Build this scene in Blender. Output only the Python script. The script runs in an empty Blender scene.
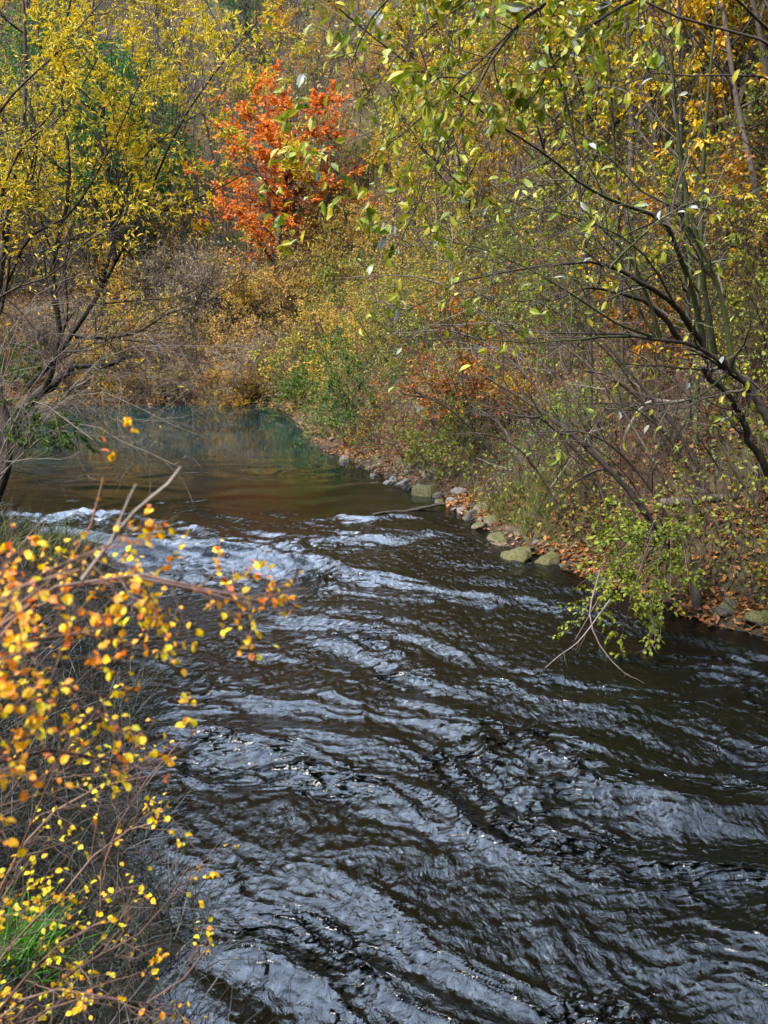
import bpy, math, numpy as np
from mathutils import Vector
rng = np.random.default_rng(7)
scene = bpy.context.scene
COL = scene.collection
R = math.radians

# ------------------------------------------------------------------ camera
F = 950.0; PITCH = math.atan((512-330)/F); CAMH = 3.0
cam_d = bpy.data.cameras.new('camera'); cam = bpy.data.objects.new('camera', cam_d); COL.objects.link(cam)
cam_d.sensor_fit = 'VERTICAL'; cam_d.sensor_height = 36.0; cam_d.lens = F*36/1024
cam_d.clip_start = .05; cam_d.clip_end = 3000
cam.location = (0, 0, CAMH); cam.rotation_euler = (math.pi/2-PITCH, 0, 0)
cam_d.dof.use_dof = True; cam_d.dof.focus_distance = 10.0; cam_d.dof.aperture_fstop = 4.8
scene.camera = cam
cp, sp = math.cos(PITCH), math.sin(PITCH)

def ray(px, py):
    r = (px-384)/F; u = (512-py)/F
    return np.array([r, cp+u*sp, -sp+u*cp])
def at(px, py, Y):                      # the point seen at a pixel, at a distance Y down the view
    d = ray(px, py); return np.array([0, 0, CAMH])+d*(Y/d[1])
def project(p):
    x, y, z = p[0], p[1], p[2]-CAMH
    f = y*cp-z*sp; u = y*sp+z*cp
    return 384+F*x/f, 512-F*u/f
def sstep(a, b, x):
    t = np.clip((x-a)/(b-a), 0, 1); return t*t*(3-2*t)
def level(y): return 0.30*sstep(8.0, 15.0, np.asarray(y, float))   # mean water level: the pool stands above the rapid
def on_water(px, py):
    Y = 10.0
    d = ray(px, py)
    for _ in range(40):
        k = (level(Y)-CAMH)/d[2]; Y = .5*Y+.5*d[1]*k
    return d[0]*Y/d[1], Y

# ------------------------------------------------------------------ noise
_tab = np.random.default_rng(3).permutation(4096)
_ga = np.random.default_rng(4).uniform(0, 2*np.pi, 4096); _gx, _gy = np.cos(_ga), np.sin(_ga)
def perlin(x, y, seed=0):
    x = np.asarray(x, float)+seed*17.31; y = np.asarray(y, float)+seed*9.77
    xi = np.floor(x).astype(np.int64); yi = np.floor(y).astype(np.int64); xf = x-xi; yf = y-yi
    u = xf**3*(xf*(xf*6-15)+10); v = yf**3*(yf*(yf*6-15)+10)
    def g(ix, iy, dx, dy):
        h = _tab[(_tab[ix & 4095]+iy) & 4095]; return _gx[h]*dx+_gy[h]*dy
    a = g(xi, yi, xf, yf); b = g(xi+1, yi, xf-1, yf); c = g(xi, yi+1, xf, yf-1); d = g(xi+1, yi+1, xf-1, yf-1)
    return ((a+(b-a)*u)*(1-v)+(c+(d-c)*u)*v)*1.5
def fbm(x, y, n=4, seed=0, gain=.5):
    s = 0; a = 1
    for i in range(n):
        s = s+a*perlin(x*2**i, y*2**i, seed+i); a *= gain
    return s

# ------------------------------------------------------------------ water outline
SH = [(900,715),(768,642),(700,618),(620,592),(560,564),(505,545),(460,512),(430,493),(390,478),(350,461),(318,447),(302,432),(290,416),(283,407),
      (240,404),(160,405),(90,406),(30,407),(-70,410),(-130,430),(-150,470),(-90,500),(-20,526),(50,536),(90,556),(110,600),(120,650),(128,720),(140,800),(158,900),(175,1024)]
POLY = [on_water(*p) for p in SH]
POLY = POLY+[(.35,1.2),(.9,-1),(1.4,-6),(12,-6),(9.5,1),(7.6,4.3)]
POLY = np.array(POLY)
def sdist(x, y):                        # > 0 on land
    x = np.asarray(x, float); y = np.asarray(y, float)
    best = np.full(x.shape, 1e9); inside = np.zeros(x.shape, bool)
    n = len(POLY)
    for i in range(n):
        ax, ay = POLY[i]; bx, by = POLY[(i+1) % n]
        dx, dy = bx-ax, by-ay
        t = np.clip(((x-ax)*dx+(y-ay)*dy)/(dx*dx+dy*dy), 0, 1)
        best = np.minimum(best, (x-ax-t*dx)**2+(y-ay-t*dy)**2)
        c = ((ay > y) != (by > y)) & (x < (bx-ax)*(y-ay)/((by-ay) if by != ay else 1e-9)+ax)
        inside ^= c
    w = .20*perlin(x*1.1, y*1.1, 71)+.10*perlin(x*3.3, y*3.3, 72)
    return np.where(inside, -1, 1)*np.sqrt(best)+w
def ground(x, y):
    x = np.asarray(x, float); y = np.asarray(y, float)
    d = sdist(x, y)
    right = sstep(-7, 3, x+np.clip((y-25)*.12, 0, 12)*0-0)
    nearleft = sstep(19, 14, y)*sstep(.8, -.6, x-.5)
    s = .56+.22*right
    s = s*(1-nearleft)+.42*nearleft
    dp = np.maximum(d, 0)
    up = (.16+.05*sstep(30, 34, y))*(1-np.exp(-dp/.25))+s*np.maximum(dp-.5-.3*perlin(x*.4, y*.4, 5), 0)
    up = up+.40*right*np.maximum(dp-5, 0)*sstep(5, 12, dp)+.30*(1-right)*np.maximum(dp-22, 0)
    up = np.where(dp > 130, up-(dp-130)*.6, up)
    n = fbm(x*.09, y*.09, 3, 11)*np.clip(dp*.12, 0, 5)+fbm(x*.7, y*.7, 3, 21)*np.clip(dp*.16, 0, .22)+fbm(x*3, y*3, 2, 31)*np.clip(dp*.1, 0, .035)
    bed = np.maximum(-.7, d*.5)-.03
    return level(y)+np.where(d > 0, up+n-.03, bed)
def gz(x, y): return float(ground(np.array([x]), np.array([y]))[0])
def on_ground(px, py):
    d = ray(px, py); o = np.array([0, 0, CAMH])
    t = np.concatenate([np.linspace(2, 40, 1500), np.linspace(40, 200, 1200)])
    P = o+d*t[:, None]
    k = np.argmax(P[:, 2] < np.maximum(ground(P[:, 0], P[:, 1]), level(P[:, 1])))
    return P[k]

# ------------------------------------------------------------------ materials
def mat(name):
    m = bpy.data.materials.new(name); m.use_nodes = True
    nt = m.node_tree; nt.nodes.clear()
    return m, nt, nt.nodes, nt.links
def ramp(nodes, cols, interp='LINEAR'):
    r = nodes.new('ShaderNodeValToRGB'); e = r.color_ramp.elements; r.color_ramp.interpolation = interp
    while len(e) < len(cols): e.new(.5)
    for i, c in enumerate(cols):
        if len(c) == 4: e[i].position = c[3]
        else: e[i].position = i/(len(cols)-1) if len(cols) > 1 else 0
        e[i].color = (c[0], c[1], c[2], 1)
    return r
def leaf_mat(name, cols, transl=.35, clump=1.2, back=None, rough=.55, island=.6, gain=1.2, plant=.3):
    m, nt, N, L = mat(name)
    geo = N.new('ShaderNodeNewGeometry'); tc = N.new('ShaderNodeTexCoord'); oi = N.new('ShaderNodeObjectInfo')
    nz = N.new('ShaderNodeTexNoise'); nz.inputs['Scale'].default_value = clump; nz.inputs['Detail'].default_value = 2
    L.new(tc.outputs['Object'], nz.inputs['Vector'])
    a = N.new('ShaderNodeMath'); a.operation = 'MULTIPLY'; a.inputs[1].default_value = island; L.new(geo.outputs['Random Per Island'], a.inputs[0])
    b = N.new('ShaderNodeMath'); b.operation = 'MULTIPLY_ADD'; b.inputs[1].default_value = 1.6*(1-island); b.inputs[2].default_value = -.3*(1-island); L.new(nz.outputs['Fac'], b.inputs[0])
    c = N.new('ShaderNodeMath'); c.operation = 'ADD'; L.new(a.outputs[0], c.inputs[0]); L.new(b.outputs[0], c.inputs[1])
    d = N.new('ShaderNodeMath'); d.operation = 'MULTIPLY_ADD'; d.inputs[1].default_value = plant; L.new(oi.outputs['Random'], d.inputs[0])
    e = N.new('ShaderNodeMath'); e.operation = 'SUBTRACT'; e.inputs[1].default_value = plant/2; L.new(c.outputs[0], e.inputs[0]); L.new(e.outputs[0], d.inputs[2])
    r = ramp(N, cols); L.new(d.outputs[0], r.inputs[0])
    col = r.outputs[0]
    # small blotches on the blades
    n2 = N.new('ShaderNodeTexNoise'); n2.inputs['Scale'].default_value = 60; L.new(tc.outputs['Object'], n2.inputs['Vector'])
    hs = N.new('ShaderNodeHueSaturation'); mr = N.new('ShaderNodeMapRange'); mr.inputs[3].default_value = .26*gain; mr.inputs[4].default_value = .58*gain
    L.new(n2.outputs['Fac'], mr.inputs[0]); hs.inputs['Saturation'].default_value = 1.12; L.new(mr.outputs[0], hs.inputs['Value']); L.new(col, hs.inputs['Color']); col = hs.outputs[0]
    if back:
        mx = N.new('ShaderNodeMix'); mx.data_type = 'RGBA'; gt = N.new('ShaderNodeMath'); gt.operation = 'GREATER_THAN'; gt.inputs[1].default_value = .88; wn = N.new('ShaderNodeTexWhiteNoise'); wn.noise_dimensions = '1D'; L.new(geo.outputs['Random Per Island'], wn.inputs['W']); L.new(wn.outputs['Value'], gt.inputs[0])
        mb = N.new('ShaderNodeMath'); mb.operation = 'MULTIPLY'; L.new(gt.outputs[0], mb.inputs[0]); L.new(geo.outputs['Backfacing'], mb.inputs[1]); L.new(mb.outputs[0], mx.inputs['Factor'])
        L.new(col, mx.inputs['A']); mx.inputs['B'].default_value = (*back, 1); col = mx.outputs['Result']
    p = N.new('ShaderNodeBsdfPrincipled'); p.inputs['Roughness'].default_value = rough; p.inputs['Specular IOR Level'].default_value = .3
    L.new(col, p.inputs['Base Color'])
    t = N.new('ShaderNodeBsdfTranslucent'); L.new(col, t.inputs['Color'])
    ms = N.new('ShaderNodeMixShader'); ms.inputs[0].default_value = transl; L.new(p.outputs[0], ms.inputs[1]); L.new(t.outputs[0], ms.inputs[2])
    o = N.new('ShaderNodeOutputMaterial'); L.new(ms.outputs[0], o.inputs[0])
    return m
def bark_mat(name, a, b, scale=14, moss=None, rough=.85):
    m, nt, N, L = mat(name)
    tc = N.new('ShaderNodeTexCoord'); nz = N.new('ShaderNodeTexNoise'); nz.inputs['Scale'].default_value = scale; nz.inputs['Detail'].default_value = 6; nz.inputs['Roughness'].default_value = .7
    L.new(tc.outputs['Object'], nz.inputs['Vector'])
    geo = N.new('ShaderNodeNewGeometry')
    ad = N.new('ShaderNodeMath'); ad.operation = 'MULTIPLY_ADD'; ad.inputs[1].default_value = .5; L.new(geo.outputs['Random Per Island'], ad.inputs[0])
    sb = N.new('ShaderNodeMath'); sb.operation = 'SUBTRACT'; sb.inputs[1].default_value = .25; L.new(nz.outputs['Fac'], sb.inputs[0]); L.new(sb.outputs[0], ad.inputs[2])
    cols = [(*a, .3), (*b, .7)]
    r = ramp(N, cols); L.new(ad.outputs[0], r.inputs[0]); col = r.outputs[0]
    if moss:
        n2 = N.new('ShaderNodeTexNoise'); n2.inputs['Scale'].default_value = 3; n2.inputs['Detail'].default_value = 4; L.new(tc.outputs['Object'], n2.inputs['Vector'])
        r2 = ramp(N, [(0, 0, 0, .45), (1, 1, 1, .6)]); L.new(n2.outputs['Fac'], r2.inputs[0])
        mx = N.new('ShaderNodeMix'); mx.data_type = 'RGBA'; L.new(r2.outputs[0], mx.inputs['Factor']); L.new(col, mx.inputs['A']); mx.inputs['B'].default_value = (*moss, 1); col = mx.outputs['Result']
    p = N.new('ShaderNodeBsdfPrincipled'); p.inputs['Roughness'].default_value = rough; p.inputs['Specular IOR Level'].default_value = .2; L.new(col, p.inputs['Base Color'])
    bp = N.new('ShaderNodeBump'); bp.inputs['Strength'].default_value = .6; bp.inputs['Distance'].default_value = .01; L.new(nz.outputs['Fac'], bp.inputs['Height']); L.new(bp.outputs[0], p.inputs['Normal'])
    o = N.new('ShaderNodeOutputMaterial'); L.new(p.outputs[0], o.inputs[0])
    return m

M = {}
M['yellow'] = leaf_mat('yellow_leaves', plant=.0, gain=1.6, cols=[(.14,.17,.03),(.36,.34,.05),(.62,.47,.06),(.72,.48,.05),(.64,.33,.05)])
M['yellow_green'] = leaf_mat('yellow_green_leaves', plant=.8, island=.45, gain=1.5, cols=[(.06,.11,.02),(.17,.22,.035),(.33,.34,.05),(.48,.42,.06),(.48,.28,.05)])
M['olive'] = leaf_mat('olive_leaves', plant=.8, island=.45, gain=1.55, cols=[(.06,.09,.02),(.15,.18,.035),(.27,.27,.05),(.38,.31,.06),(.36,.20,.05)])
M['green'] = leaf_mat('green_leaves', [(.03,.08,.012),(.07,.14,.02),(.13,.20,.03),(.24,.26,.04)])
M['rust'] = leaf_mat('rust_leaves', plant=.8, island=.45, gain=1.25, cols=[(.12,.045,.02),(.32,.11,.03),(.48,.20,.04),(.58,.33,.06),(.22,.14,.04)])
M['red'] = leaf_mat('red_leaves', plant=.0, gain=1.55, cols=[(.56,.15,.06),(.74,.22,.08),(.80,.30,.11),(.80,.42,.13)])
M['gold'] = leaf_mat('gold_leaves', plant=.8, island=.45, gain=1.4, cols=[(.30,.17,.04),(.56,.33,.04),(.74,.46,.05),(.66,.29,.04)])
M['dry'] = leaf_mat('dry_leaves', plant=.8, island=.45, gain=2.0, cols=[(.13,.09,.05),(.26,.18,.08),(.42,.26,.08),(.54,.30,.06),(.30,.30,.08)])
M['grey_dry'] = leaf_mat('grey_dry_leaves', plant=.8, island=.45, gain=1.6, cols=[(.14,.11,.09),(.20,.16,.12),(.25,.19,.12),(.30,.22,.10)])
M['conifer'] = leaf_mat('conifer_needles', gain=2.3, cols=[(.018,.07,.015),(.04,.12,.025),(.08,.18,.04)], transl=.15)
M['broad'] = leaf_mat('broad_leaves', plant=.0, gain=1.5, cols=[(.08,.13,.025),(.16,.22,.03),(.26,.28,.04),(.42,.38,.06),(.42,.26,.05)], back=(.2,.22,.18), clump=2, transl=.3)
M['bright'] = leaf_mat('foreground_leaves', plant=.0, gain=1.55, cols=[(.42,.50,.09),(.80,.62,.09),(.88,.54,.08),(.88,.40,.09),(.85,.27,.11),(.62,.13,.08)], clump=2.5, island=.7, transl=.4)
M['small_gold'] = leaf_mat('small_gold_leaves', plant=.0, gain=1.5, cols=[(.42,.48,.08),(.74,.60,.07),(.82,.54,.05),(.76,.36,.05),(.50,.13,.05)], clump=2.5, island=.8, transl=.4)
M['overhang'] = leaf_mat('overhang_leaves', plant=.0, gain=1.08, cols=[(.07,.13,.02),(.17,.24,.03),(.30,.33,.04),(.46,.42,.05)], clump=3)
M['under'] = leaf_mat('undergrowth_leaves', [(.05,.10,.02),(.16,.20,.04),(.34,.34,.05),(.46,.32,.06),(.42,.18,.05)], clump=.45, island=.3, gain=1.1)
M['rust_bush'] = leaf_mat('rust_bush_leaves', plant=0, gain=1.3, cols=[(.14,.05,.02),(.34,.11,.03),(.48,.19,.04),(.56,.30,.06)])
M['litter'] = leaf_mat('fallen_leaves', gain=1.3, cols=[(.06,.025,.015),(.16,.06,.025),(.28,.11,.035),(.36,.18,.06),(.34,.24,.13)], transl=.1, clump=.8, island=.75)
M['grass'] = leaf_mat('grass_blades', [(.04,.07,.015),(.10,.14,.03),(.20,.20,.05),(.28,.24,.09)], transl=.25)
M['lush'] = leaf_mat('lush_grass_blades', [(.05,.16,.02),(.10,.28,.03),(.2,.34,.05)], transl=.3)
M['sedge_brown'] = leaf_mat('brown_sedge_blades', [(.03,.025,.012),(.09,.07,.03),(.14,.13,.04),(.22,.15,.07)], transl=.15)
M['sedge'] = leaf_mat('dark_sedge_blades', gain=0.7, cols=[(.012,.013,.008),(.02,.028,.012),(.04,.042,.02),(.09,.065,.04)], transl=.15)
M['bark'] = bark_mat('grey_bark', (.018,.014,.011), (.085,.07,.056))
M['bark_dark'] = bark_mat('dark_bark', (.009,.007,.006), (.042,.033,.026))
M['bark_green'] = bark_mat('green_stem_bark', (.016,.019,.008), (.065,.072,.03), moss=(.034,.044,.013))
M['bark_pale'] = bark_mat('pale_twig_bark', (.05,.04,.033), (.19,.16,.13))
M['bark_red'] = bark_mat('reddish_twig_bark', (.04,.02,.014), (.12,.07,.05))
M['brush'] = bark_mat('brush_stems', (.014,.009,.007), (.075,.052,.04))
M['brush_mauve'] = bark_mat('mauve_brush_stems', (.025,.019,.017), (.095,.076,.068))

def ground_mat():
    m, nt, N, L = mat('forest_floor')
    geo = N.new('ShaderNodeNewGeometry')
    n1 = N.new('ShaderNodeTexNoise'); n1.inputs['Scale'].default_value = 9; n1.inputs['Detail'].default_value = 8; n1.inputs['Roughness'].default_value = .75
    n2 = N.new('ShaderNodeTexNoise'); n2.inputs['Scale'].default_value = .35; n2.inputs['Detail'].default_value = 4
    vo = N.new('ShaderNodeTexVoronoi'); vo.inputs['Scale'].default_value = 16
    for n in (n1, n2, vo): L.new(geo.outputs['Position'], n.inputs['Vector'])
    r1 = ramp(N, [(.010,.006,.004,.25),(.04,.02,.011,.5),(.085,.048,.026,.75)]); L.new(n1.outputs['Fac'], r1.inputs[0])
    r3 = ramp(N, [(.02,.01,.006),(.06,.027,.012),(.11,.058,.026),(.04,.03,.02)]); L.new(vo.outputs['Color'], r3.inputs[0])
    mx0 = N.new('ShaderNodeMix'); mx0.data_type = 'RGBA'; mx0.inputs['Factor'].default_value = .5; L.new(r1.outputs[0], mx0.inputs['A']); L.new(r3.outputs[0], mx0.inputs['B'])
    r2 = ramp(N, [(0,0,0,.42),(1,1,1,.62)]); L.new(n2.outputs['Fac'], r2.inputs[0])
    mx = N.new('ShaderNodeMix'); mx.data_type = 'RGBA'; L.new(r2.outputs[0], mx.inputs['Factor']); L.new(mx0.outputs['Result'], mx.inputs['A'])
    r4 = ramp(N, [(.014,.016,.006,.3),(.05,.047,.02,.7)]); L.new(n1.outputs['Fac'], r4.inputs[0]); L.new(r4.outputs[0], mx.inputs['B'])
    # far slopes: scrub greyed to mauve, with the distance haze painted in
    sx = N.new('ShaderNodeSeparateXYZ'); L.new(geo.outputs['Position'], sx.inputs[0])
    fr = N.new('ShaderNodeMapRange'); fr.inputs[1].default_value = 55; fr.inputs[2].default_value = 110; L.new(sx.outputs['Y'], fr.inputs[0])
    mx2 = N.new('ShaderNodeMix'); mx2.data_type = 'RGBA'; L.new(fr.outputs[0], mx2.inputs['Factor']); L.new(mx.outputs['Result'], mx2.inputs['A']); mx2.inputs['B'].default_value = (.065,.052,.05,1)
    at_ = N.new('ShaderNodeAttribute'); at_.attribute_name = 'soil'; sa = N.new('ShaderNodeSeparateXYZ'); L.new(at_.outputs['Vector'], sa.inputs[0])
    r5 = ramp(N, [(.004,.0045,.003,.3),(.015,.014,.008,.7)]); L.new(n1.outputs['Fac'], r5.inputs[0])      # dark mossy soil of the left bank
    mx3 = N.new('ShaderNodeMix'); mx3.data_type = 'RGBA'; L.new(sa.outputs[1], mx3.inputs['Factor']); L.new(mx2.outputs['Result'], mx3.inputs['A']); L.new(r5.outputs[0], mx3.inputs['B'])
    r6 = ramp(N, [(.006,.0045,.0035,.3),(.03,.021,.015,.7)]); L.new(n1.outputs['Fac'], r6.inputs[0])       # wet edge
    mx4 = N.new('ShaderNodeMix'); mx4.data_type = 'RGBA'; L.new(sa.outputs[0], mx4.inputs['Factor']); L.new(mx3.outputs['Result'], mx4.inputs['A']); L.new(r6.outputs[0], mx4.inputs['B'])
    p = N.new('ShaderNodeBsdfPrincipled'); p.inputs['Roughness'].default_value = .9; p.inputs['Specular IOR Level'].default_value = .2
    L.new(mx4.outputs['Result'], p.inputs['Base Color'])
    bp = N.new('ShaderNodeBump'); bp.inputs['Strength'].default_value = .9; bp.inputs['Distance'].default_value = .05; L.new(n1.outputs['Fac'], bp.inputs['Height']); L.new(bp.outputs[0], p.inputs['Normal'])
    o = N.new('ShaderNodeOutputMaterial'); L.new(p.outputs[0], o.inputs[0]); return m
def water_mat():
    m, nt, N, L = mat('river_water')
    geo = N.new('ShaderNodeNewGeometry'); sx = N.new('ShaderNodeSeparateXYZ'); L.new(geo.outputs['Position'], sx.inputs[0])
    n1 = N.new('ShaderNodeTexNoise'); n1.inputs['Scale'].default_value = .9; n1.inputs['Detail'].default_value = 5; L.new(geo.outputs['Position'], n1.inputs['Vector'])
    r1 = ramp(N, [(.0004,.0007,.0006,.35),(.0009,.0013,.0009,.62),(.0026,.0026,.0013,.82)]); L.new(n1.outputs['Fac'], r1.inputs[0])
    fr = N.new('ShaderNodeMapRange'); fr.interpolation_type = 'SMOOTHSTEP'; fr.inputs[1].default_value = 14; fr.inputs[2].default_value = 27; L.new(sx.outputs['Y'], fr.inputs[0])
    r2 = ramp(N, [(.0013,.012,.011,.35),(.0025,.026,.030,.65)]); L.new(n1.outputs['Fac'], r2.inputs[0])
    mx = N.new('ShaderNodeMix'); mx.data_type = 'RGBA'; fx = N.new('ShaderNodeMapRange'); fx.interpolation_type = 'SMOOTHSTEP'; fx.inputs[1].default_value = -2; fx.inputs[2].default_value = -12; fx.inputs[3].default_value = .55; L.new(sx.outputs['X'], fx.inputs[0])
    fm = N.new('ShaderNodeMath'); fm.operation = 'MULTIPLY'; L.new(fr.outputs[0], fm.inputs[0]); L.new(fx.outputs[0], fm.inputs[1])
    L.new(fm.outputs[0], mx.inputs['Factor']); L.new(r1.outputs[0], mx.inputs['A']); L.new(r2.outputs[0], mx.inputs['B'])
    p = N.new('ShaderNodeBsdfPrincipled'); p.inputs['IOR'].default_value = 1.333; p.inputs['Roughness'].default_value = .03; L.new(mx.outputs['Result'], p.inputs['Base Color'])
    mp = N.new('ShaderNodeMapping'); mp.inputs['Rotation'].default_value = (0, 0, R(-20)); mp.inputs['Scale'].default_value = (1.5, .8, 1); L.new(geo.outputs['Position'], mp.inputs[0])
    n2 = N.new('ShaderNodeTexNoise'); n2.inputs['Scale'].default_value = 11; n2.inputs['Detail'].default_value = 5; n2.inputs['Roughness'].default_value = .6; n2.inputs['Distortion'].default_value = .8; L.new(mp.outputs[0], n2.inputs['Vector'])
    st = N.new('ShaderNodeMapRange'); st.interpolation_type = 'SMOOTHSTEP'; st.inputs[1].default_value = 18; st.inputs[2].default_value = 12; st.inputs[3].default_value = .01; st.inputs[4].default_value = .4; L.new(sx.outputs['Y'], st.inputs[0])
    bp = N.new('ShaderNodeBump'); bp.inputs['Distance'].default_value = .035; L.new(st.outputs[0], bp.inputs['Strength']); L.new(n2.outputs['Fac'], bp.inputs['Height']); L.new(bp.outputs[0], p.inputs['Normal'])
    o = N.new('ShaderNodeOutputMaterial'); L.new(p.outputs[0], o.inputs[0]); return m
def rock_mat(name, a, b, moss=0):
    m, nt, N, L = mat(name)
    tc = N.new('ShaderNodeTexCoord'); oi = N.new('ShaderNodeObjectInfo')
    ad = N.new('ShaderNodeVectorMath'); L.new(tc.outputs['Object'], ad.inputs[0]); 
    sc_ = N.new('ShaderNodeVectorMath'); sc_.operation = 'SCALE'; sc_.inputs[0].default_value = (7, 3, 5); L.new(oi.outputs['Random'], sc_.inputs['Scale']); L.new(sc_.outputs[0], ad.inputs[1])
    n1 = N.new('ShaderNodeTexNoise'); n1.inputs['Scale'].default_value = 7; n1.inputs['Detail'].default_value = 8; n1.inputs['Roughness'].default_value = .7; L.new(ad.outputs[0], n1.inputs['Vector'])
    r1 = ramp(N, [(*a, .3), (*b, .7)]); L.new(n1.outputs['Fac'], r1.inputs[0]); col = r1.outputs[0]
    if moss:
        geo = N.new('ShaderNodeNewGeometry'); sx = N.new('ShaderNodeSeparateXYZ'); L.new(geo.outputs['Normal'], sx.inputs[0])
        mm = N.new('ShaderNodeMath'); mm.operation = 'MULTIPLY_ADD'; mm.inputs[1].default_value = .5; L.new(sx.outputs['Z'], mm.inputs[0]); L.new(n1.outputs['Fac'], mm.inputs[2])
        r2 = ramp(N, [(0,0,0,.88-moss*.32),(1,1,1,.96-moss*.32)]); L.new(mm.outputs[0], r2.inputs[0])
        n3 = N.new('ShaderNodeTexNoise'); n3.inputs['Scale'].default_value = 25; L.new(ad.outputs[0], n3.inputs['Vector'])
        r3 = ramp(N, [(.010,.013,.003,.35),(.07,.062,.008,.65)]); L.new(n3.outputs['Fac'], r3.inputs[0])
        mx = N.new('ShaderNodeMix'); mx.data_type = 'RGBA'; L.new(r2.outputs[0], mx.inputs['Factor']); L.new(col, mx.inputs['A']); L.new(r3.outputs[0], mx.inputs['B']); col = mx.outputs['Result']
    p = N.new('ShaderNodeBsdfPrincipled'); p.inputs['Roughness'].default_value = .8; p.inputs['Specular IOR Level'].default_value = .3; L.new(col, p.inputs['Base Color'])
    bp = N.new('ShaderNodeBump'); bp.inputs['Strength'].default_value = .8; bp.inputs['Distance'].default_value = .03; L.new(n1.outputs['Fac'], bp.inputs['Height']); L.new(bp.outputs[0], p.inputs['Normal'])
    o = N.new('ShaderNodeOutputMaterial'); L.new(p.outputs[0], o.inputs[0]); return m
M['ground'] = ground_mat(); M['water'] = water_mat()
M['rock_pale'] = rock_mat('pale_stone', (.04,.036,.03), (.125,.112,.097)); M['rock_tan'] = rock_mat('tan_stone', (.05,.038,.025), (.13,.10,.07), moss=.25)
M['rock_dark'] = rock_mat('dark_stone', (.012,.011,.01), (.05,.046,.04), moss=.2); M['rock_moss'] = rock_mat('mossy_stone', (.02,.018,.014), (.08,.07,.05), moss=.7)

# ------------------------------------------------------------------ mesh building
def to_mesh(name, verts, faces, m, smooth=False):
    verts = np.concatenate(verts) if isinstance(verts, list) else verts
    me = bpy.data.meshes.new(name)
    me.vertices.add(len(verts)); me.vertices.foreach_set('co', verts.astype(np.float32).ravel())
    loops = np.concatenate([f.ravel() for f in faces]).astype(np.int32)
    tot = np.concatenate([np.full(len(f), f.shape[1], np.int32) for f in faces])
    st = np.concatenate([[0], np.cumsum(tot)[:-1]]).astype(np.int32)
    me.loops.add(len(loops)); me.loops.foreach_set('vertex_index', loops)
    me.polygons.add(len(tot)); me.polygons.foreach_set('loop_start', st)
    me.polygons.foreach_set('use_smooth', np.full(len(tot), smooth))
    me.update(calc_edges=True)
    me.materials.append(m)
    return me
class Geo:
    def __init__(s): s.v = []; s.f = []; s.n = 0
    def add(s, v, *fs):
        for f in fs: s.f.append(f+s.n)
        s.v.append(v); s.n += len(v)
    def mesh(s, name, m, smooth=False): return to_mesh(name, s.v, s.f, m, smooth)
def unit(v): return v/np.maximum(np.linalg.norm(v, axis=-1, keepdims=True), 1e-9)
def tubes(geo, P, Rr, S):
    B, K = P.shape[:2]
    T = unit(np.gradient(P, axis=1))
    ref = unit(np.cross(T.mean(1)+1e-6, rng.normal(size=(B, 3))))[:, None]
    s = unit(np.cross(T, np.broadcast_to(ref, T.shape))); u = np.cross(s, T)
    a = np.arange(S)*2*np.pi/S
    V = P[:, :, None]+Rr[:, :, None, None]*(np.cos(a)[:, None]*s[:, :, None]+np.sin(a)[:, None]*u[:, :, None])
    base = np.arange(B)[:, None, None]*(K*S)+np.arange(K-1)[None, :, None]*S
    i = np.arange(S)[None, None]; j = (i+1) % S
    Q = np.stack([base+i, base+j, base+S+j, base+S+i], -1).reshape(-1, 4)
    geo.add(V.reshape(-1, 3), Q)
    if S == 3: geo.f.append((np.arange(B)[:, None]*(K*S)+(K-1)*S+np.arange(3)[None]).astype(int)+geo.n-B*K*S)
def resample(pts, K):
    pts = np.asarray(pts, float)
    if len(pts) > 2:
        p = np.vstack([2*pts[0]-pts[1], pts, 2*pts[-1]-pts[-2]]); out = []
        for i in range(1, len(p)-2):
            for t in np.linspace(0, 1, 8, endpoint=False):
                a, b, c, d = p[i-1], p[i], p[i+1], p[i+2]
                out.append(.5*((2*b)+(c-a)*t+(2*a-5*b+4*c-d)*t*t+(3*b-a-3*c+d)*t**3))
        pts = np.vstack(out+[pts[-1]])
    L = np.concatenate([[0], np.cumsum(np.linalg.norm(np.diff(pts, axis=0), axis=1))])
    t = np.linspace(0, L[-1], K)
    return np.stack([np.interp(t, L, pts[:, k]) for k in range(3)], 1)
def grow(start, dirs, L, r0, K, wig, trop, taper=.25):
    B = len(start); P = np.zeros((B, K, 3)); P[:, 0] = start; d = unit(dirs)
    for k in range(1, K):
        d = unit(d+rng.normal(size=(B, 3))*wig+np.array([0, 0, 1.])*trop)
        P[:, k] = P[:, k-1]+d*(L/(K-1))[:, None]
    return P, r0[:, None]*np.linspace(1, taper, K)[None]
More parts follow.
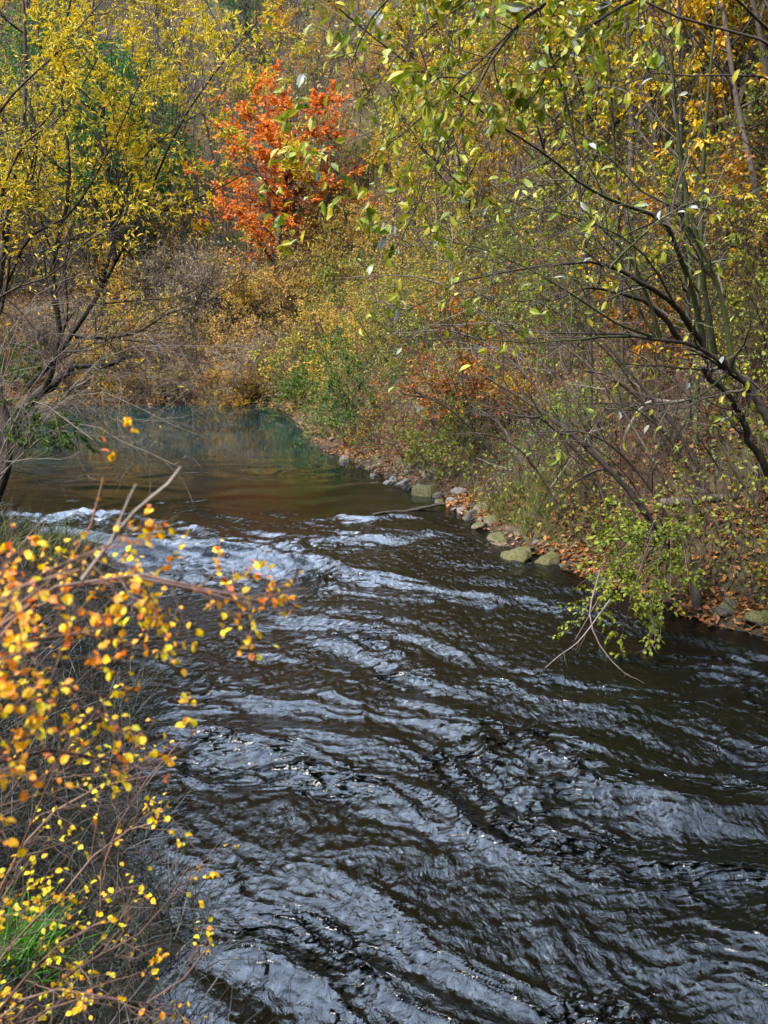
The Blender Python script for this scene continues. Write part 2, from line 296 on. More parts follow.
def sprout(P, Rr, n, t0=.2, t1=1., ang=50, asd=15, lenf=.45, lsd=.4, K=6, wig=.18, trop=.03, rf=.6, Lmin=0, Lmax=99, keep=None, rmin=0, bias=None):
    B, K0 = P.shape[:2]
    par = np.repeat(np.arange(B), n)
    t = rng.uniform(t0, t1, len(par))
    if keep is not None:
        idx = np.minimum((t*(K0-1)).astype(int), K0-1); ok = keep(P[par, idx]); par = par[ok]; t = t[ok]
    x = t*(K0-1); i = np.minimum(x.astype(int), K0-2); f = (x-i)[:, None]
    st = P[par, i]*(1-f)+P[par, i+1]*f; tan = unit(P[par, i+1]-P[par, i])
    ra = Rr[par, i]*(1-f[:, 0])+Rr[par, i+1]*f[:, 0]
    pl = np.linalg.norm(np.diff(P, axis=1), axis=2).sum(1)[par]
    L = np.clip(pl*lenf*(1-.45*t)*rng.uniform(1-lsd, 1+lsd, len(par)), Lmin, Lmax)
    v = rng.normal(size=(len(par), 3))
    if bias is not None: v = v+np.asarray(bias)
    v = unit(v-(v*tan).sum(1, keepdims=True)*tan)
    a = np.radians(rng.normal(ang, asd, len(par)))[:, None]
    return grow(st, np.cos(a)*tan+np.sin(a)*v, L, np.maximum(np.minimum(ra*rf, L*.03), rmin), K, wig, trop)
SHAPES = {
 'rhomb': (np.array([[0,0,0],[.45,-.5,.12],[1,0,-.05],[.45,.5,.12]]), [np.array([[0,1,2],[0,2,3]])]),
 'oval': (np.array([[0,0,0],[.25,-.36,.07],[.62,-.42,.05],[1,0,-.16],[.62,.42,.05],[.25,.36,.07],[.3,0,0],[.65,0,-.03]]),
          [np.array([[0,1,6],[0,6,5],[2,3,7],[7,3,4]]), np.array([[1,2,7,6],[6,7,4,5]])]),
 'blade': (np.array([[0,-.5,0],[0,.5,0],[.4,-.42,.0],[.4,.42,0],[.75,-.28,-.1],[.75,.28,-.1],[1,0,-.28]]), [np.array([[0,2,3,1],[2,4,5,3]]), np.array([[4,6,5]])]),
}
def leaves(geo, pos, dirs, size, width=.55, shape='rhomb', flat=.5, sizesd=.3):
    n = len(pos)
    if n == 0: return
    d = unit(dirs); up = np.array([0, 0, 1.])*flat+rng.normal(size=(n, 3))*.6
    s = unit(np.cross(d, up)); w = np.cross(s, d)
    sz = (size*rng.uniform(1-sizesd, 1+sizesd, n))[:, None, None]
    V, Fs = SHAPES[shape]; m = len(V)
    P = pos[:, None]+sz*(V[:, 0][None, :, None]*d[:, None]+V[:, 1][None, :, None]*width*s[:, None]+V[:, 2][None, :, None]*w[:, None])
    off = (np.arange(n)*m)[:, None, None]
    geo.add(P.reshape(-1, 3), *[(off+f[None]).reshape(-1, f.shape[1]) for f in Fs])
def on_twigs(P, n, t0=.15, t1=1., prob=None, droop=.3, spread=.9, along=.7):
    B, K = P.shape[:2]; par = np.repeat(np.arange(B), n)
    t = rng.uniform(t0, t1, len(par)); x = t*(K-1); i = np.minimum(x.astype(int), K-2); f = (x-i)[:, None]
    pos = P[par, i]*(1-f)+P[par, i+1]*f; tan = unit(P[par, i+1]-P[par, i])
    if prob is not None:
        ok = rng.uniform(size=len(par)) < prob(pos); pos, tan = pos[ok], tan[ok]
    d = tan*along+rng.normal(size=pos.shape)*spread*.6+np.array([0, 0, -droop])
    return pos, d
def clump(scale=.8, lo=-.1, hi=.25, seed=0, floor=.05):
    def f(p): return np.maximum(floor, sstep(lo, hi, fbm(p[:, 0]*scale+p[:, 2]*.6*scale, p[:, 1]*scale-p[:, 2]*.8*scale, 2, seed)))
    return f

# ------------------------------------------------------------------ objects
def tag(o, label=None, cat=None, group=None, kind=None):
    if label: o['label'] = label
    if cat: o['category'] = cat
    if group: o['group'] = group
    if kind: o['kind'] = kind
    return o
def link(name, me, parent=None, loc=None):
    o = bpy.data.objects.new(name, me); COL.objects.link(o)
    if parent: o.parent = parent
    if loc is not None: o.location = loc
    return o
class Plant:                             # an Empty at the foot, its stems and its leaves as children
    def __init__(s, name, wood, leaf, wname='trunk', lname='crown'):
        s.name = name; s.wood = wood; s.leaf = leaf; s.wn = wname; s.ln = lname; s.kids = []; s.used = False; s.W = Geo(); s.Lf = Geo()
        s.extra = []
    def finish(s, base=(0, 0, 0)):
        base = np.array(base, float)
        s.e = bpy.data.objects.new(s.name, None); COL.objects.link(s.e); s.e.empty_display_size = .2
        s.e.location = base
        def sub(g): g.v = [v-base for v in g.v]; return g
        s.kids.append(link(s.wn, sub(s.W).mesh(s.name+'_'+s.wn, s.wood, True), s.e))
        if s.Lf.n: s.kids.append(link(s.ln, sub(s.Lf).mesh(s.name+'_'+s.ln, s.leaf), s.e))
        for nm, g, mm in s.extra:
            s.kids.append(link(nm, sub(g).mesh(s.name+'_'+nm, mm, True), s.e))
        return s
    def place(s, x, y, z, rot=0, sc=1, label=None, cat=None, group=None, tilt=(0, 0)):
        if not s.used: e = s.e; s.used = True
        else:
            e = s.e.copy(); COL.objects.link(e)
            for k in s.kids:
                c = k.copy(); COL.objects.link(c); c.parent = e
        e.location = (x, y, z); e.rotation_euler = (tilt[0], tilt[1], rot); e.scale = (sc, sc, sc)
        return tag(e, label, cat, group)

# ------------------------------------------------------------------ ground and water sheets
def axis(a, b, step, lo, hi, g=1.09):
    mid = list(np.arange(a, b+1e-6, step)); s = step; up = [mid[-1]]
    while up[-1] < hi: s *= g; up.append(up[-1]+s)
    s = step; dn = [mid[0]]
    while dn[-1] > lo: s *= g; dn.append(dn[-1]-s)
    return np.array(dn[::-1][:-1]+mid+up[1:])
def sheet(name, X, Y, Z, m):
    h, w = X.shape
    i = np.arange(h*w).reshape(h, w)
    Q = np.stack([i[:-1, :-1], i[:-1, 1:], i[1:, 1:], i[1:, :-1]], -1).reshape(-1, 4)
    return link(name, to_mesh(name, np.stack([X, Y, Z], -1).reshape(-1, 3), [Q], m, True))
gx = axis(-7, 9, .14, -420, 420); gy = axis(0, 24, .14, -60, 520, 1.06)
X, Y = np.meshgrid(gx, gy); Z = ground(X, Y)
go = tag(sheet('ground', X, Y, Z, M['ground']), kind='structure')
dG = sdist(X, Y).ravel(); xg, yg = X.ravel(), Y.ravel()
wet = sstep(31, 27, yg)*(1-sstep(.06, .32, dG+.12*perlin(xg*2, yg*2, 77))); soil = sstep(1.2, .2, xg)*sstep(17, 14, yg)
at_ = go.data.attributes.new('soil', 'FLOAT_VECTOR', 'POINT'); at_.data.foreach_set('vector', np.stack([wet, soil, 0*wet], 1).astype(np.float32).ravel())

def flow_coords(x, y):
    c = np.interp(y, [-5, 3, 6, 9, 12, 15, 20, 40], [5.2, 2.0, .7, -.1, -1.0, -2.2, -4.2, -9])
    return x-c, -y
def wave(x, y):
    n, s = flow_coords(x, y)
    rapid = sstep(16.2, 12.5, y+.35*n)*.9+.02
    w1 = perlin(x*.45, y*.45, 41)*.9+perlin(x*1.1, y*1.1, 42)*.35; w2 = perlin(x*.45, y*.45, 43)*.9+perlin(x*1.1, y*1.1, 44)*.35
    nn = n+.55*w1; ss = s+.7*w2
    # long swells slanting to the right, downstream
    a = nn*.75+ss*.65; b = nn*.65-ss*.75
    h = .050*perlin(a*.55, b*1.25, 51)+.034*perlin(a*1.1, b*2.3, 52)
    r = 1-np.abs(perlin(nn*1.5+.3*w2, ss*1.0, 53))*2
    h += .020*np.sign(r)*np.abs(r)**1.5
    patch = sstep(-.1, .5, perlin(x*.5, y*.5, 54))
    h += .005*patch*np.sin(2*np.pi*(ss*1.05+.5*w1*1.3+nn*.25))
    aw = a+.32*perlin(x*1.7, y*1.7, 81)+.12*perlin(x*4.1, y*4.1, 82); bw = b+.26*perlin(x*1.9, y*1.9, 83)+.10*perlin(x*4.3, y*4.3, 84)
    agit = .40+1.0*sstep(-.35, .45, perlin(nn*.9, ss*.8, 59))
    h += agit*(.024*perlin(aw*1.7+w2, bw*2.9+w1, 55)+.016*perlin(aw*3.6+2*w1, bw*5.6+w2, 56)+.0095*perlin(aw*7.5+3*w1, bw*11+w2, 57)+.0060*perlin(nn*23, ss*19+3*w2, 58))
    q1 = perlin(a*1.4+.8*w1, b*5.2+w2, 72); q2 = perlin(a*2.6+w2, b*10.5+2*w1, 73)      # thin current lines slanting downstream
    h += .010*(1-2*np.abs(q1))*sstep(-.2, .3, perlin(a*.6, b*.8, 74))+.005*(1-2*np.abs(q2))*sstep(-.1, .4, perlin(a*.7+3, b*.9, 75))
    calm = sstep(-.30, .30, perlin(a*.42, b*.62, 76)-.55*sstep(.2, 2.0, n)+.14)          # slick dark glides between the broken water
    h = h*rapid*(.42+.58*calm)
    # smooth glides of the pool as it nears the lip
    gl = sstep(22, 16, y)*sstep(12.5, 15, y)
    h += gl*(.014*np.sin(2*np.pi*(ss*.75+.25*nn+.4*w1))*sstep(-.4,.4,perlin(x*.5,y*.8,61))+.012*perlin(nn*.5, ss*1.6, 62))
    h += .0009*perlin(x*1.2, y*2.2, 63)*sstep(14, 20, y)+.0003*perlin(x*5, y*9, 64)*sstep(14, 20, y)
    # the tongue that pours over the lip on the left
    yl = 12.2-.4*(x+2.4)+.25*perlin(x*1.2, y*.4, 66)
    h += -.17*sstep(-.5, -1.5, x)*sstep(yl+.25, yl-.45, y)*sstep(8.5, 11.2, y)
    h += .05*np.exp(-((y-(13.9+.3*perlin(x*1.5, y, 67)))/.16)**2)*sstep(-1.0, -.6, x)*sstep(.7, .2, x)
    return h
t = np.linspace(0, 1, 900)
Yr = np.concatenate([np.linspace(-5.5, 3.1, 50)[:-1], 1/(1/3.1+(1/46-1/3.1)*t)])
tx = np.linspace(-.92, .95, 620)
X = tx[None]*(np.abs(Yr)[:, None]+2.2); Y = np.repeat(Yr[:, None], len(tx), 1)
D = sdist(X, Y)
H = wave(X, Y); e = .012; k = .055*sstep(17, 12, Y)*sstep(.1, -.45, D)
gx_ = (wave(X+e, Y)-H)/e; gy_ = (wave(X, Y+e)-H)/e; lim = np.maximum(1, np.hypot(gx_, gy_)/.6)
X = X+k*gx_/lim; Y = Y+k*gy_/lim                        # pinch the crests
Z = level(Y)+H*sstep(.1, -.45, D)
tag(sheet('river', X, Y, Z, M['water']), kind='structure')

# ------------------------------------------------------------------ prototype plants
def shrub_proto(name, wood, leaf, h=2.2, stems=9, n1=7, n2=5, nl=4, lsize=.07, spread=32, prob=None, lname='foliage', width=.6, trop=.02, r=.014, S=3, droop=.3, n3=0):
    p = Plant(name, wood, leaf, 'stems', lname)
    st = rng.normal(size=(stems, 3))*np.array([.12, .12, 0])*h*.4
    st[:, 2] = -.15
    az = rng.uniform(0, 2*np.pi, stems); el = np.radians(np.abs(rng.normal(0, spread, stems)))
    d = np.stack([np.cos(az)*np.sin(el), np.sin(az)*np.sin(el), np.cos(el)], 1)
    P0, R0 = grow(st, d, h*rng.uniform(.6, 1.15, stems), np.full(stems, r)*rng.uniform(.6, 1.3, stems), 8, .10, trop)
    tubes(p.W, P0, R0, 4)
    P1, R1 = sprout(P0, R0, n1, .15, 1, 42, 14, .5, K=6, wig=.15, trop=trop, rmin=.003); tubes(p.W, P1, R1, S)
    P2, R2 = sprout(P1, R1, n2, .2, 1, 45, 15, .5, K=4, wig=.2, trop=trop, Lmin=.08, rmin=.002); tubes(p.W, P2, R2, 3)
    if n3:
        P3, R3 = sprout(P2, R2, n3, .2, 1, 45, 15, .6, K=4, wig=.2, trop=0, Lmin=.1, rmin=.0018); tubes(p.W, P3, R3, 3); P2 = np.concatenate([P2, P3])
    if nl:
        pos, dd = on_twigs(P2, nl, prob=prob, droop=droop); leaves(p.Lf, pos, dd, lsize, width)
        pos, dd = on_twigs(P1, nl*2, .4, prob=prob, droop=droop); leaves(p.Lf, pos, dd, lsize, width)
    return p.finish()
def tree_proto(name, wood, leaf, h=8, n0=14, n1=7, n2=5, nl=5, lsize=.09, ang=50, prob=None, r=.09, trop=.03, t0=.3, width=.6, lenf=.38, lean=.06, stems=1, droop=.3):
    p = Plant(name, wood, leaf)
    st = rng.normal(size=(stems, 3))*np.array([.15, .15, 0])*(stems > 1); st[:, 2] = -.3
    d = rng.normal(size=(stems, 3))*lean*(1+1.5*(stems > 1)); d[:, 2] = 1
    P0, R0 = grow(st, d, h*rng.uniform(.85, 1.05, stems), np.full(stems, r), 12, .05, .02, .15); tubes(p.W, P0, R0, 6)
    P1, R1 = sprout(P0, R0, n0, t0, .98, ang, 14, lenf, K=8, wig=.12, trop=trop, rf=.5, rmin=.006); tubes(p.W, P1, R1, 4)
    P2, R2 = sprout(P1, R1, n1, .2, 1, 42, 14, .45, K=5, wig=.17, trop=trop, rmin=.004); tubes(p.W, P2, R2, 3)
    P3, R3 = sprout(P2, R2, n2, .2, 1, 42, 15, .5, K=4, wig=.2, trop=0, Lmin=.15, rmin=.003); tubes(p.W, P3, R3, 3)
    if nl:
        for Q, k in ((P3, nl), (P2, nl)):
            pos, dd = on_twigs(Q, k, prob=prob, droop=droop); leaves(p.Lf, pos, dd, lsize, width)
    return p.finish()
def conifer_proto(name, h=10):
    p = Plant(name, M['bark_dark'], M['conifer'])
    P0, R0 = grow(np.array([[0, 0, -.3]]), np.array([[0, 0, 1.]]), np.array([h]), np.array([.16]), 12, .01, .02, .1); tubes(p.W, P0, R0, 6)
    P1, R1 = sprout(P0, R0, 90, .12, .99, 82, 8, .32, .25, K=6, wig=.06, trop=-.05, rf=.3, rmin=.006)
    tubes(p.W, P1, R1, 3)
    P2, R2 = sprout(P1, R1, 9, .2, 1, 50, 10, .4, K=3, wig=.08, trop=-.03, Lmin=.15, rmin=.003); tubes(p.W, P2, R2, 3)
    pos, dd = on_twigs(P2, 16, droop=.25, spread=.7); leaves(p.Lf, pos, dd, .16, .16)
    pos, dd = on_twigs(P1, 12, droop=.25, spread=.7); leaves(p.Lf, pos, dd, .16, .16)
    return p.finish()

PR = {}
PR['bare'] = [shrub_proto('bare_shrub', M['brush'], M['rust'], 2.3, 11, 8, 6, 1, .06, 34, prob=clump(1.2, 0, .4, 3), n3=2) for _ in range(2)]
PR['olive'] = [shrub_proto('olive_shrub', M['brush'], M['olive'], 2.4, 9, 8, 6, 6, .065, 34, prob=clump(1.3, -.25, .2, i)) for i in range(3)]
PR['greenish'] = [shrub_proto('yellow_green_shrub', M['brush'], M['yellow_green'], 2.0, 9, 8, 6, 6, .06, 38, prob=clump(1.3, -.25, .2, 7+i)) for i in range(2)]
PR['rust'] = [shrub_proto('rusty_shrub', M['bark_dark'], M['rust'], 2.2, 9, 8, 6, 6, .065, 34, prob=clump(1.3, -.2, .2, 12))]
PR['gold'] = [tree_proto('golden_tree', M['bark'], M['gold'], 6.5, 16, 6, 5, 6, .085, 45, clump(.8, -.15, .25, 15+i), .06, stems=2) for i in range(2)]
PR['yellow'] = [tree_proto('yellow_tree', M['bark'], M['yellow'], 7.5, 18, 6, 5, 7, .10, 48, clump(.7, -.25, .2, 18+i), .07) for i in range(2)]
PR['ygreen'] = [tree_proto('yellow_green_tree', M['bark_dark'], M['yellow_green'], 7, 18, 6, 5, 7, .095, 48, clump(.7, -.25, .2, 22+i), .07) for i in range(2)]
PR['slender'] = [tree_proto('bare_slender_tree', M['brush_mauve'], M['gold'], 7.5, 18, 6, 4, 4, .085, 34, clump(.8, -.1, .35, 26+i), .045, trop=.08, t0=.2, lenf=.3, stems=3) for i in range(2)]
PR['roundgrey'] = [shrub_proto('grey_round_bush', M['brush_mauve'], M['grey_dry'], 2.4, 26, 9, 6, 4, .06, 42, prob=clump(.9, -.3, .3, 30), trop=0, n3=1)]
PR['roundtan'] = [shrub_proto('tan_round_bush', M['brush'], M['dry'], 2.4, 22, 9, 6, 6, .07, 42, prob=clump(.9, -.3, .3, 32+i), trop=0) for i in range(2)]
PR['conifer'] = [conifer_proto('conifer', 10), conifer_proto('conifer', 8)]

LANDMARK = 'orange-red tree'
DESC = {'bare': ('bare brown thicket shrub', 'shrub'), 'olive': ('olive-leaved loose shrub', 'shrub'), 'greenish': ('yellow-green small-leaved shrub', 'shrub'),
        'rust': ('rusty-leaved shrub', 'shrub'), 'gold': ('golden orange-leaved young tree', 'tree'), 'yellow': ('yellow-leaved tree', 'tree'), 'ygreen': ('yellowish green-leaved tree', 'tree'),
        'slender': ('slender many-stemmed tree with sparse orange leaves', 'tree'), 'roundgrey': ('grey twiggy rounded bush', 'bush'), 'roundtan': ('tan and orange rounded bush', 'bush'),
        'conifer': ('dark green conifer', 'tree')}
def zone(x, y, z):
    px, py = project((x, y, z+1))
    d = float(sdist(np.array([x]), np.array([y]))[0])
    if y > 33 and px < 300:
        if d < 3: return ('at the far water edge, '+('left end' if px < 120 else 'middle' if px < 220 else 'below the orange-red tree'))
        a = 'left of the orange-red tree' if px < 215 else 'around the orange-red tree'
        b = 'low on far slope ' if d < 12 else 'midway on far slope ' if d < 35 else 'high on far hill '
        return b+a
    a = 'above the green bush' if px < 370 else 'behind the rusty bush' if px < 480 else 'behind leaning tree limbs' if px < 640 else 'behind the green stems'
    b = 'low on right bank ' if d < 3 else 'midway on right slope ' if d < 10 else 'high on right hillside '
    return b+a
def plant(kind, x, y, sc=1., label=None, tilt=True, zoff=0, i=None):
    pr = PR[kind]; p = pr[int(rng.integers(len(pr)))] if i is None else pr[i]
    z = gz(x, y)
    ds, cat = DESC[kind]; zn = zone(x, y, z)
    lab = label or f'{ds} {zn}'
    tl = rng.normal(size=2)*.07 if tilt else (0, 0)
    return p.place(x, y, z-.03+zoff, rng.uniform(0, 6.28), sc, lab, cat, None if label else f'{ds}s {zn}', tl)
def ang_xy(px, Y):                      # ground position seen in a given column, at a distance Y
    return (px-384)/F*Y*1.0, Y

# right bank and slope: bands by distance
def scatter(n, kinds, wts, dmin, dmax, ymin, ymax, pxmin, pxmax, smin, smax, gap):
    pts = []; tries = 0
    while len(pts) < n and tries < n*60:
        tries += 1
        u = rng.uniform(); yy = math.exp(math.log(ymin)+u*(math.log(ymax)-math.log(ymin)))
        px = rng.uniform(pxmin, pxmax); xx = (px-384)/F*yy*1.02
        d = float(sdist(np.array([xx]), np.array([yy]))[0])
        if d < dmin or d > dmax: continue
        if xx > 1 and yy < 13.5 and px > 560 and d < 4 and rng.uniform() < .6: continue
        if abs(px-525) < 55 and yy < 15.5 and d < 3.2: continue
        if any((a-xx)**2+(b-yy)**2 < gap*gap*(yy/20) for a, b in pts): continue
        pts.append((xx, yy))
        k = kinds[int(rng.choice(len(kinds), p=np.array(wts)/sum(wts)))]
        if yy < 52 and 150 < px < 385 and k in ('gold', 'yellow', 'ygreen', 'slender'): k = ['olive', 'greenish', 'roundtan'][int(rng.integers(3))]
        plant(k, xx, yy, rng.uniform(smin, smax))
scatter(60, ['bare', 'olive', 'greenish', 'rust'], [.34, .34, .22, .10], 1.0, 5, 11.5, 34, 320, 900, .4, .75, .6)
scatter(120, ['bare', 'olive', 'greenish', 'rust'], [.24, .40, .26, .10], 3.0, 16, 12, 48, 320, 900, .8, 1.35, .8)
scatter(110, ['slender', 'gold', 'ygreen', 'yellow'], [.32, .36, .16, .16], 5, 34, 16, 64, 330, 900, .75, 1.25, 1.2)
scatter(26, ['slender', 'gold', 'ygreen', 'yellow'], [.3, .36, .18, .16], 4, 14, 12, 26, 520, 1150, .95, 1.35, 1.2)
scatter(40, ['olive', 'greenish', 'roundtan', 'gold', 'ygreen'], [.3, .25, .2, .12, .13], 1.2, 26, 26, 62, 290, 470, .8, 1.4, .7)
scatter(26, ['rust', 'olive', 'gold', 'roundtan', 'yellow'], [.25, .25, .2, .2, .1], .4, 9, 17, 33, -160, 110, .7, 1.1, .8)
# far bank
for px, Y, k, s in [(0,38.8,'roundtan',.7),(40,38.7,'greenish',.6),(78,38.6,'roundgrey',.6),(112,38.8,'olive',.6),(148,38.7,'roundtan',.6),(182,38.6,'roundgrey',.7),(215,38.8,'roundtan',.7),(246,38.6,'roundtan',.7),(272,38.6,'greenish',.7),(20,39.5,'roundtan',1.0),(60,40,'roundgrey',1.1),(95,39.2,'roundtan',.9),(130,41,'roundtan',1.2),(165,39.6,'roundgrey',1.0),(200,41,'roundtan',1.1),(232,39.8,'roundtan',1.25),(262,38.6,'roundgrey',1.1),(288,37.5,'olive',1.0),(-20,40,'olive',1.2),(-60,41,'roundtan',1.2),
                    (180,44,'roundgrey',1.6),(215,45,'roundgrey',1.6),(250,44,'roundtan',1.4),(110,46,'roundtan',1.6),(60,46,'roundgrey',1.5),(150,49,'roundtan',1.7),(285,43,'roundtan',1.5),(310,44,'olive',1.5),(10,46,'roundtan',1.5)]:
    Y = Y-38.2+on_water(px, 405 if px > -40 else 409)[1]; x, y = ang_xy(px, Y); plant(k, x, y, s)
for px, Y, s, lab in [(133,47,1.25,'tall dark green conifer rising behind the bare branches of the left tree'),(160,52,1.1,'dark conifer just right of and behind the tall conifer'),(108,44,1.05,'dark conifer just left of and in front of the tall conifer'),(330,62,1.3,'dark conifer high on the hill above the orange-red tree'),(60,50,1.1,'dark green conifer showing through the yellow crown at left'),(255,66,.9,'small conifer beside the left edge of the orange-red tree'),(118,47,.75,'young conifer low on the far slope at left')]:
    x, y = ang_xy(px, Y); plant('conifer', x, y, s, lab, tilt=False)
scatter(105, ['yellow', 'ygreen', 'gold', 'slender', 'roundtan', 'olive'], [.3, .22, .12, .12, .14, .1], 3, 48, 40, 90, -90, 400, .8, 1.35, 1.1)
scatter(80, ['slender', 'yellow', 'ygreen', 'gold'], [.25, .34, .26, .15], 30, 100, 70, 150, -40, 640, 1.2, 1.9, 4.0)

for k in range(34):
    px = rng.uniform(-40, 292); x, y = on_water(px, 405.5); y += rng.uniform(.15, .9)
    plant(['roundtan', 'olive', 'greenish', 'rust', 'roundgrey', 'bare'][int(rng.choice(6, p=[.42, .16, .14, .20, .05, .03]))], x, y, rng.uniform(.35, .62))
# the orange-red tree
p = tree_proto('orange_red_tree', M['bark_dark'], M['red'], 8.4, 46, 8, 6, 10, .10, 52, clump(.6, -.9, 0, 40, .25), .10, t0=.12, lenf=.36, width=.7)
x, y = ang_xy(272, 43.2); p.place(x, y, gz(x, y), .4, 1.08, 'bright orange-red autumn tree on the far slope above the pool', 'tree', tilt=(0, .10)).scale = (1.5, 1.4, 1.12)
p = tree_proto('red_sapling', M['bark_dark'], M['red'], 5, 16, 6, 5, 7, .12, 50, clump(.6, -.3, .2, 43), .05, t0=.15)
x, y = ang_xy(238, 45); p.place(x, y, gz(x, y), 2, 1, 'smaller orange tree touching the left side of the orange-red tree', 'tree')
# the rusty bush and the green bush at the right shore
p = shrub_proto('rusty_bush', M['bark_dark'], M['rust_bush'], 2.9, 8, 9, 7, 8, .075, 30, prob=clump(.9, -.3, .1, 50), r=.03)
x, y, z = on_ground(462, 447); p.place(x, y, z, 1, .95, 'rust-brown leaved bush with dark stems above the pale stones of the right shore', 'bush')
p = shrub_proto('green_bush', M['bark'], M['green'], 2.6, 10, 9, 7, 8, .075, 32, prob=clump(.9, -.35, .1, 51))
x, y, z = on_ground(352, 446); p.place(x, y, z, 1, .85, 'fresh green leafy bush hanging over the narrow end of the right shore', 'bush')
x, y, z = on_ground(300, 412); p.place(x, y, z, 3, .8, 'green bush at the water line where the far bank meets the right shore', 'bush')

# ------------------------------------------------------------------ big trees made limb by limb
def limbs(lst, K=14, ex=1.5):
    P = np.stack([resample([at(*q) for q in l[0]], K) for l in lst]); 
    P[:, 1:] += np.cumsum(rng.normal(size=(len(lst), K-1, 3))*.006, 1)
    Rr = np.stack([l[2]+(l[1]-l[2])*np.linspace(1, 0, K)**ex for l in lst]); return P, Rr

# left tree over the pool
T = Plant('yellow_leaved_tree', M['bark_dark'], M['yellow'])
LT = [([(-34,560,13.6),(0,480,14.0),(9,430,14.2),(34,396,14.4),(56,383,14.5)], .17, .11),
      ([(56,383,14.5),(71,370,14.5),(86,367,14.6),(103,367,14.7),(127,356,14.9)], .09, .05),
      ([(9,430,14.2),(-6,380,14.2),(-4,300,14.2),(10,200,14.3),(25,90,14.4),(20,-40,14.5)], .13, .03),
      ([(45,390,14.4),(58,349,14.2),(58,312,14.2),(52,270,14.2),(70,180,14.3),(60,60,14.4),(80,-30,14.4)], .07, .02),
      ([(28,387,14.2),(58,355,14.0),(71,334,13.9),(95,301,13.8),(120,250,13.7),(140,215,13.6),(170,140,13.5),(215,70,13.4),(258,20,13.4)], .06, .012),
      ([(75,337,14.0),(120,337,14.0),(148,326,13.9),(166,314,13.9),(205,303,13.8),(240,280,13.8)], .035, .008),
      ([(125,242,13.7),(155,212,13.5),(185,204,13.4),(240,175,13.2),(275,160,13.1),(292,138,13.0)], .03, .008),
      ([(115,260,13.7),(108,190,13.9),(103,100,14.0),(92,30,14.1),(100,-40,14.2)], .06, .015),
      ([(100,290,13.7),(130,180,13.2),(160,140,13.0),(200,112,12.8),(240,100,12.7)], .03, .008),
      ([(0,300,14.2),(30,240,13.6),(70,215,13.2),(110,150,13.0),(150,60,12.9)], .04, .01),
      ([(-20,250,13.8),(20,150,13.2),(60,120,12.8),(100,60,12.6)], .04, .01),
      ([(-40,330,13.4),(10,290,12.6),(50,275,12.2),(95,235,12),(130,225,12)], .035, .008),
      ([(-40,180,13.2),(10,100,12.6),(60,50,12.4),(110,-10,12.4)], .04, .01),
      ([(140,215,13.6),(150,130,14.2),(160,60,14.6),(150,-20,14.8)], .03, .01),
      ([(20,420,14.3),(60,408,13.9),(120,400,13.6),(170,402,13.5)], .02, .006),
      ([(71,334,13.9),(110,350,13.4),(150,378,13.2),(185,410,13.1)], .02, .005),
      ([(60,360,14.3),(100,342,14.2),(160,346,14.0),(220,372,13.9)], .02, .005)]
P0, R0 = limbs(LT); R0 = R0*.72; tubes(T.W, P0, R0, 7)
hi = lambda p: p[:, 2] > 3.2
P1, R1 = sprout(P0[1:], R0[1:], 15, .08, 1, 45, 15, .34, K=8, wig=.14, trop=.05, rf=.5, Lmax=1.9, Lmin=.35, rmin=.006); tubes(T.W, P1, R1, 4)
P2, R2 = sprout(P1, R1, 7, .15, 1, 42, 15, .5, K=6, wig=.16, trop=.03, Lmin=.2, rmin=.0035); tubes(T.W, P2, R2, 3)
P3, R3 = sprout(P2, R2, 3, .2, 1, 40, 15, .6, K=4, wig=.16, trop=.02, Lmin=.12, rmin=.0025, keep=hi); tubes(T.W, P3, R3, 3)
pr = clump(1.5, -.22, .3, 60, .05)
def ltp(p): return pr(p)*sstep(3.6, 5.2, p[:, 2])+.03
for Q, k in ((P3, 6), (P2, 7)):
    pos, dd = on_twigs(Q, k, .2, prob=ltp, droop=.15, spread=.8); leaves(T.Lf, pos, dd, .076, .3, 'oval', .3)
T.finish(at(-34, 560, 13.6)); tag(T.e, 'many-limbed tree with narrow yellow leaves leaning over the pool from the left edge', 'tree')
# pale drooping twig tangle below it: a dead shrub on the left bank
M['bark_drab'] = bark_mat('drab_twig_bark', (.03,.024,.02), (.14,.115,.095))
D_ = Plant('dead_shrub', M['bark_drab'], M['dry'], 'stems', 'foliage')
DS = []
for (tx_, ty_, Yt) in [(130,300,13.2),(170,340,13),(210,360,13),(240,400,12.8),(200,420,12.6),(90,330,12.6),(60,300,12.6),(150,420,12.2),(110,455,12),(185,455,12.3),(250,350,13.2),(40,350,12.4),(95,265,12.8)]:
    DS.append(([(-30+rng.uniform(-6,6),505,13.0),((-30+tx_)/2-10,(450+ty_)/2-45,12.9),(tx_,ty_,Yt)], .013, .003))
P0, R0 = limbs(DS, 10); P0[:, 1:] += np.cumsum(rng.normal(size=(len(DS), 9, 3))*.03, 1); tubes(D_.W, P0, R0, 4)
P1, R1 = sprout(P0, R0, 20, .15, 1, 45, 14, .36, K=7, wig=.2, trop=-.03, rf=.6, Lmin=.25, rmin=.0035); tubes(D_.W, P1, R1, 3)
P2, R2 = sprout(P1, R1, 4, .2, 1, 40, 14, .5, K=5, wig=.18, trop=-.03, Lmin=.15, rmin=.0025); tubes(D_.W, P2, R2, 3)
D_.finish(at(-30, 505, 13.0)); tag(D_.e, 'drab brown leafless shrub with twigs spreading over the pool at left', 'shrub')
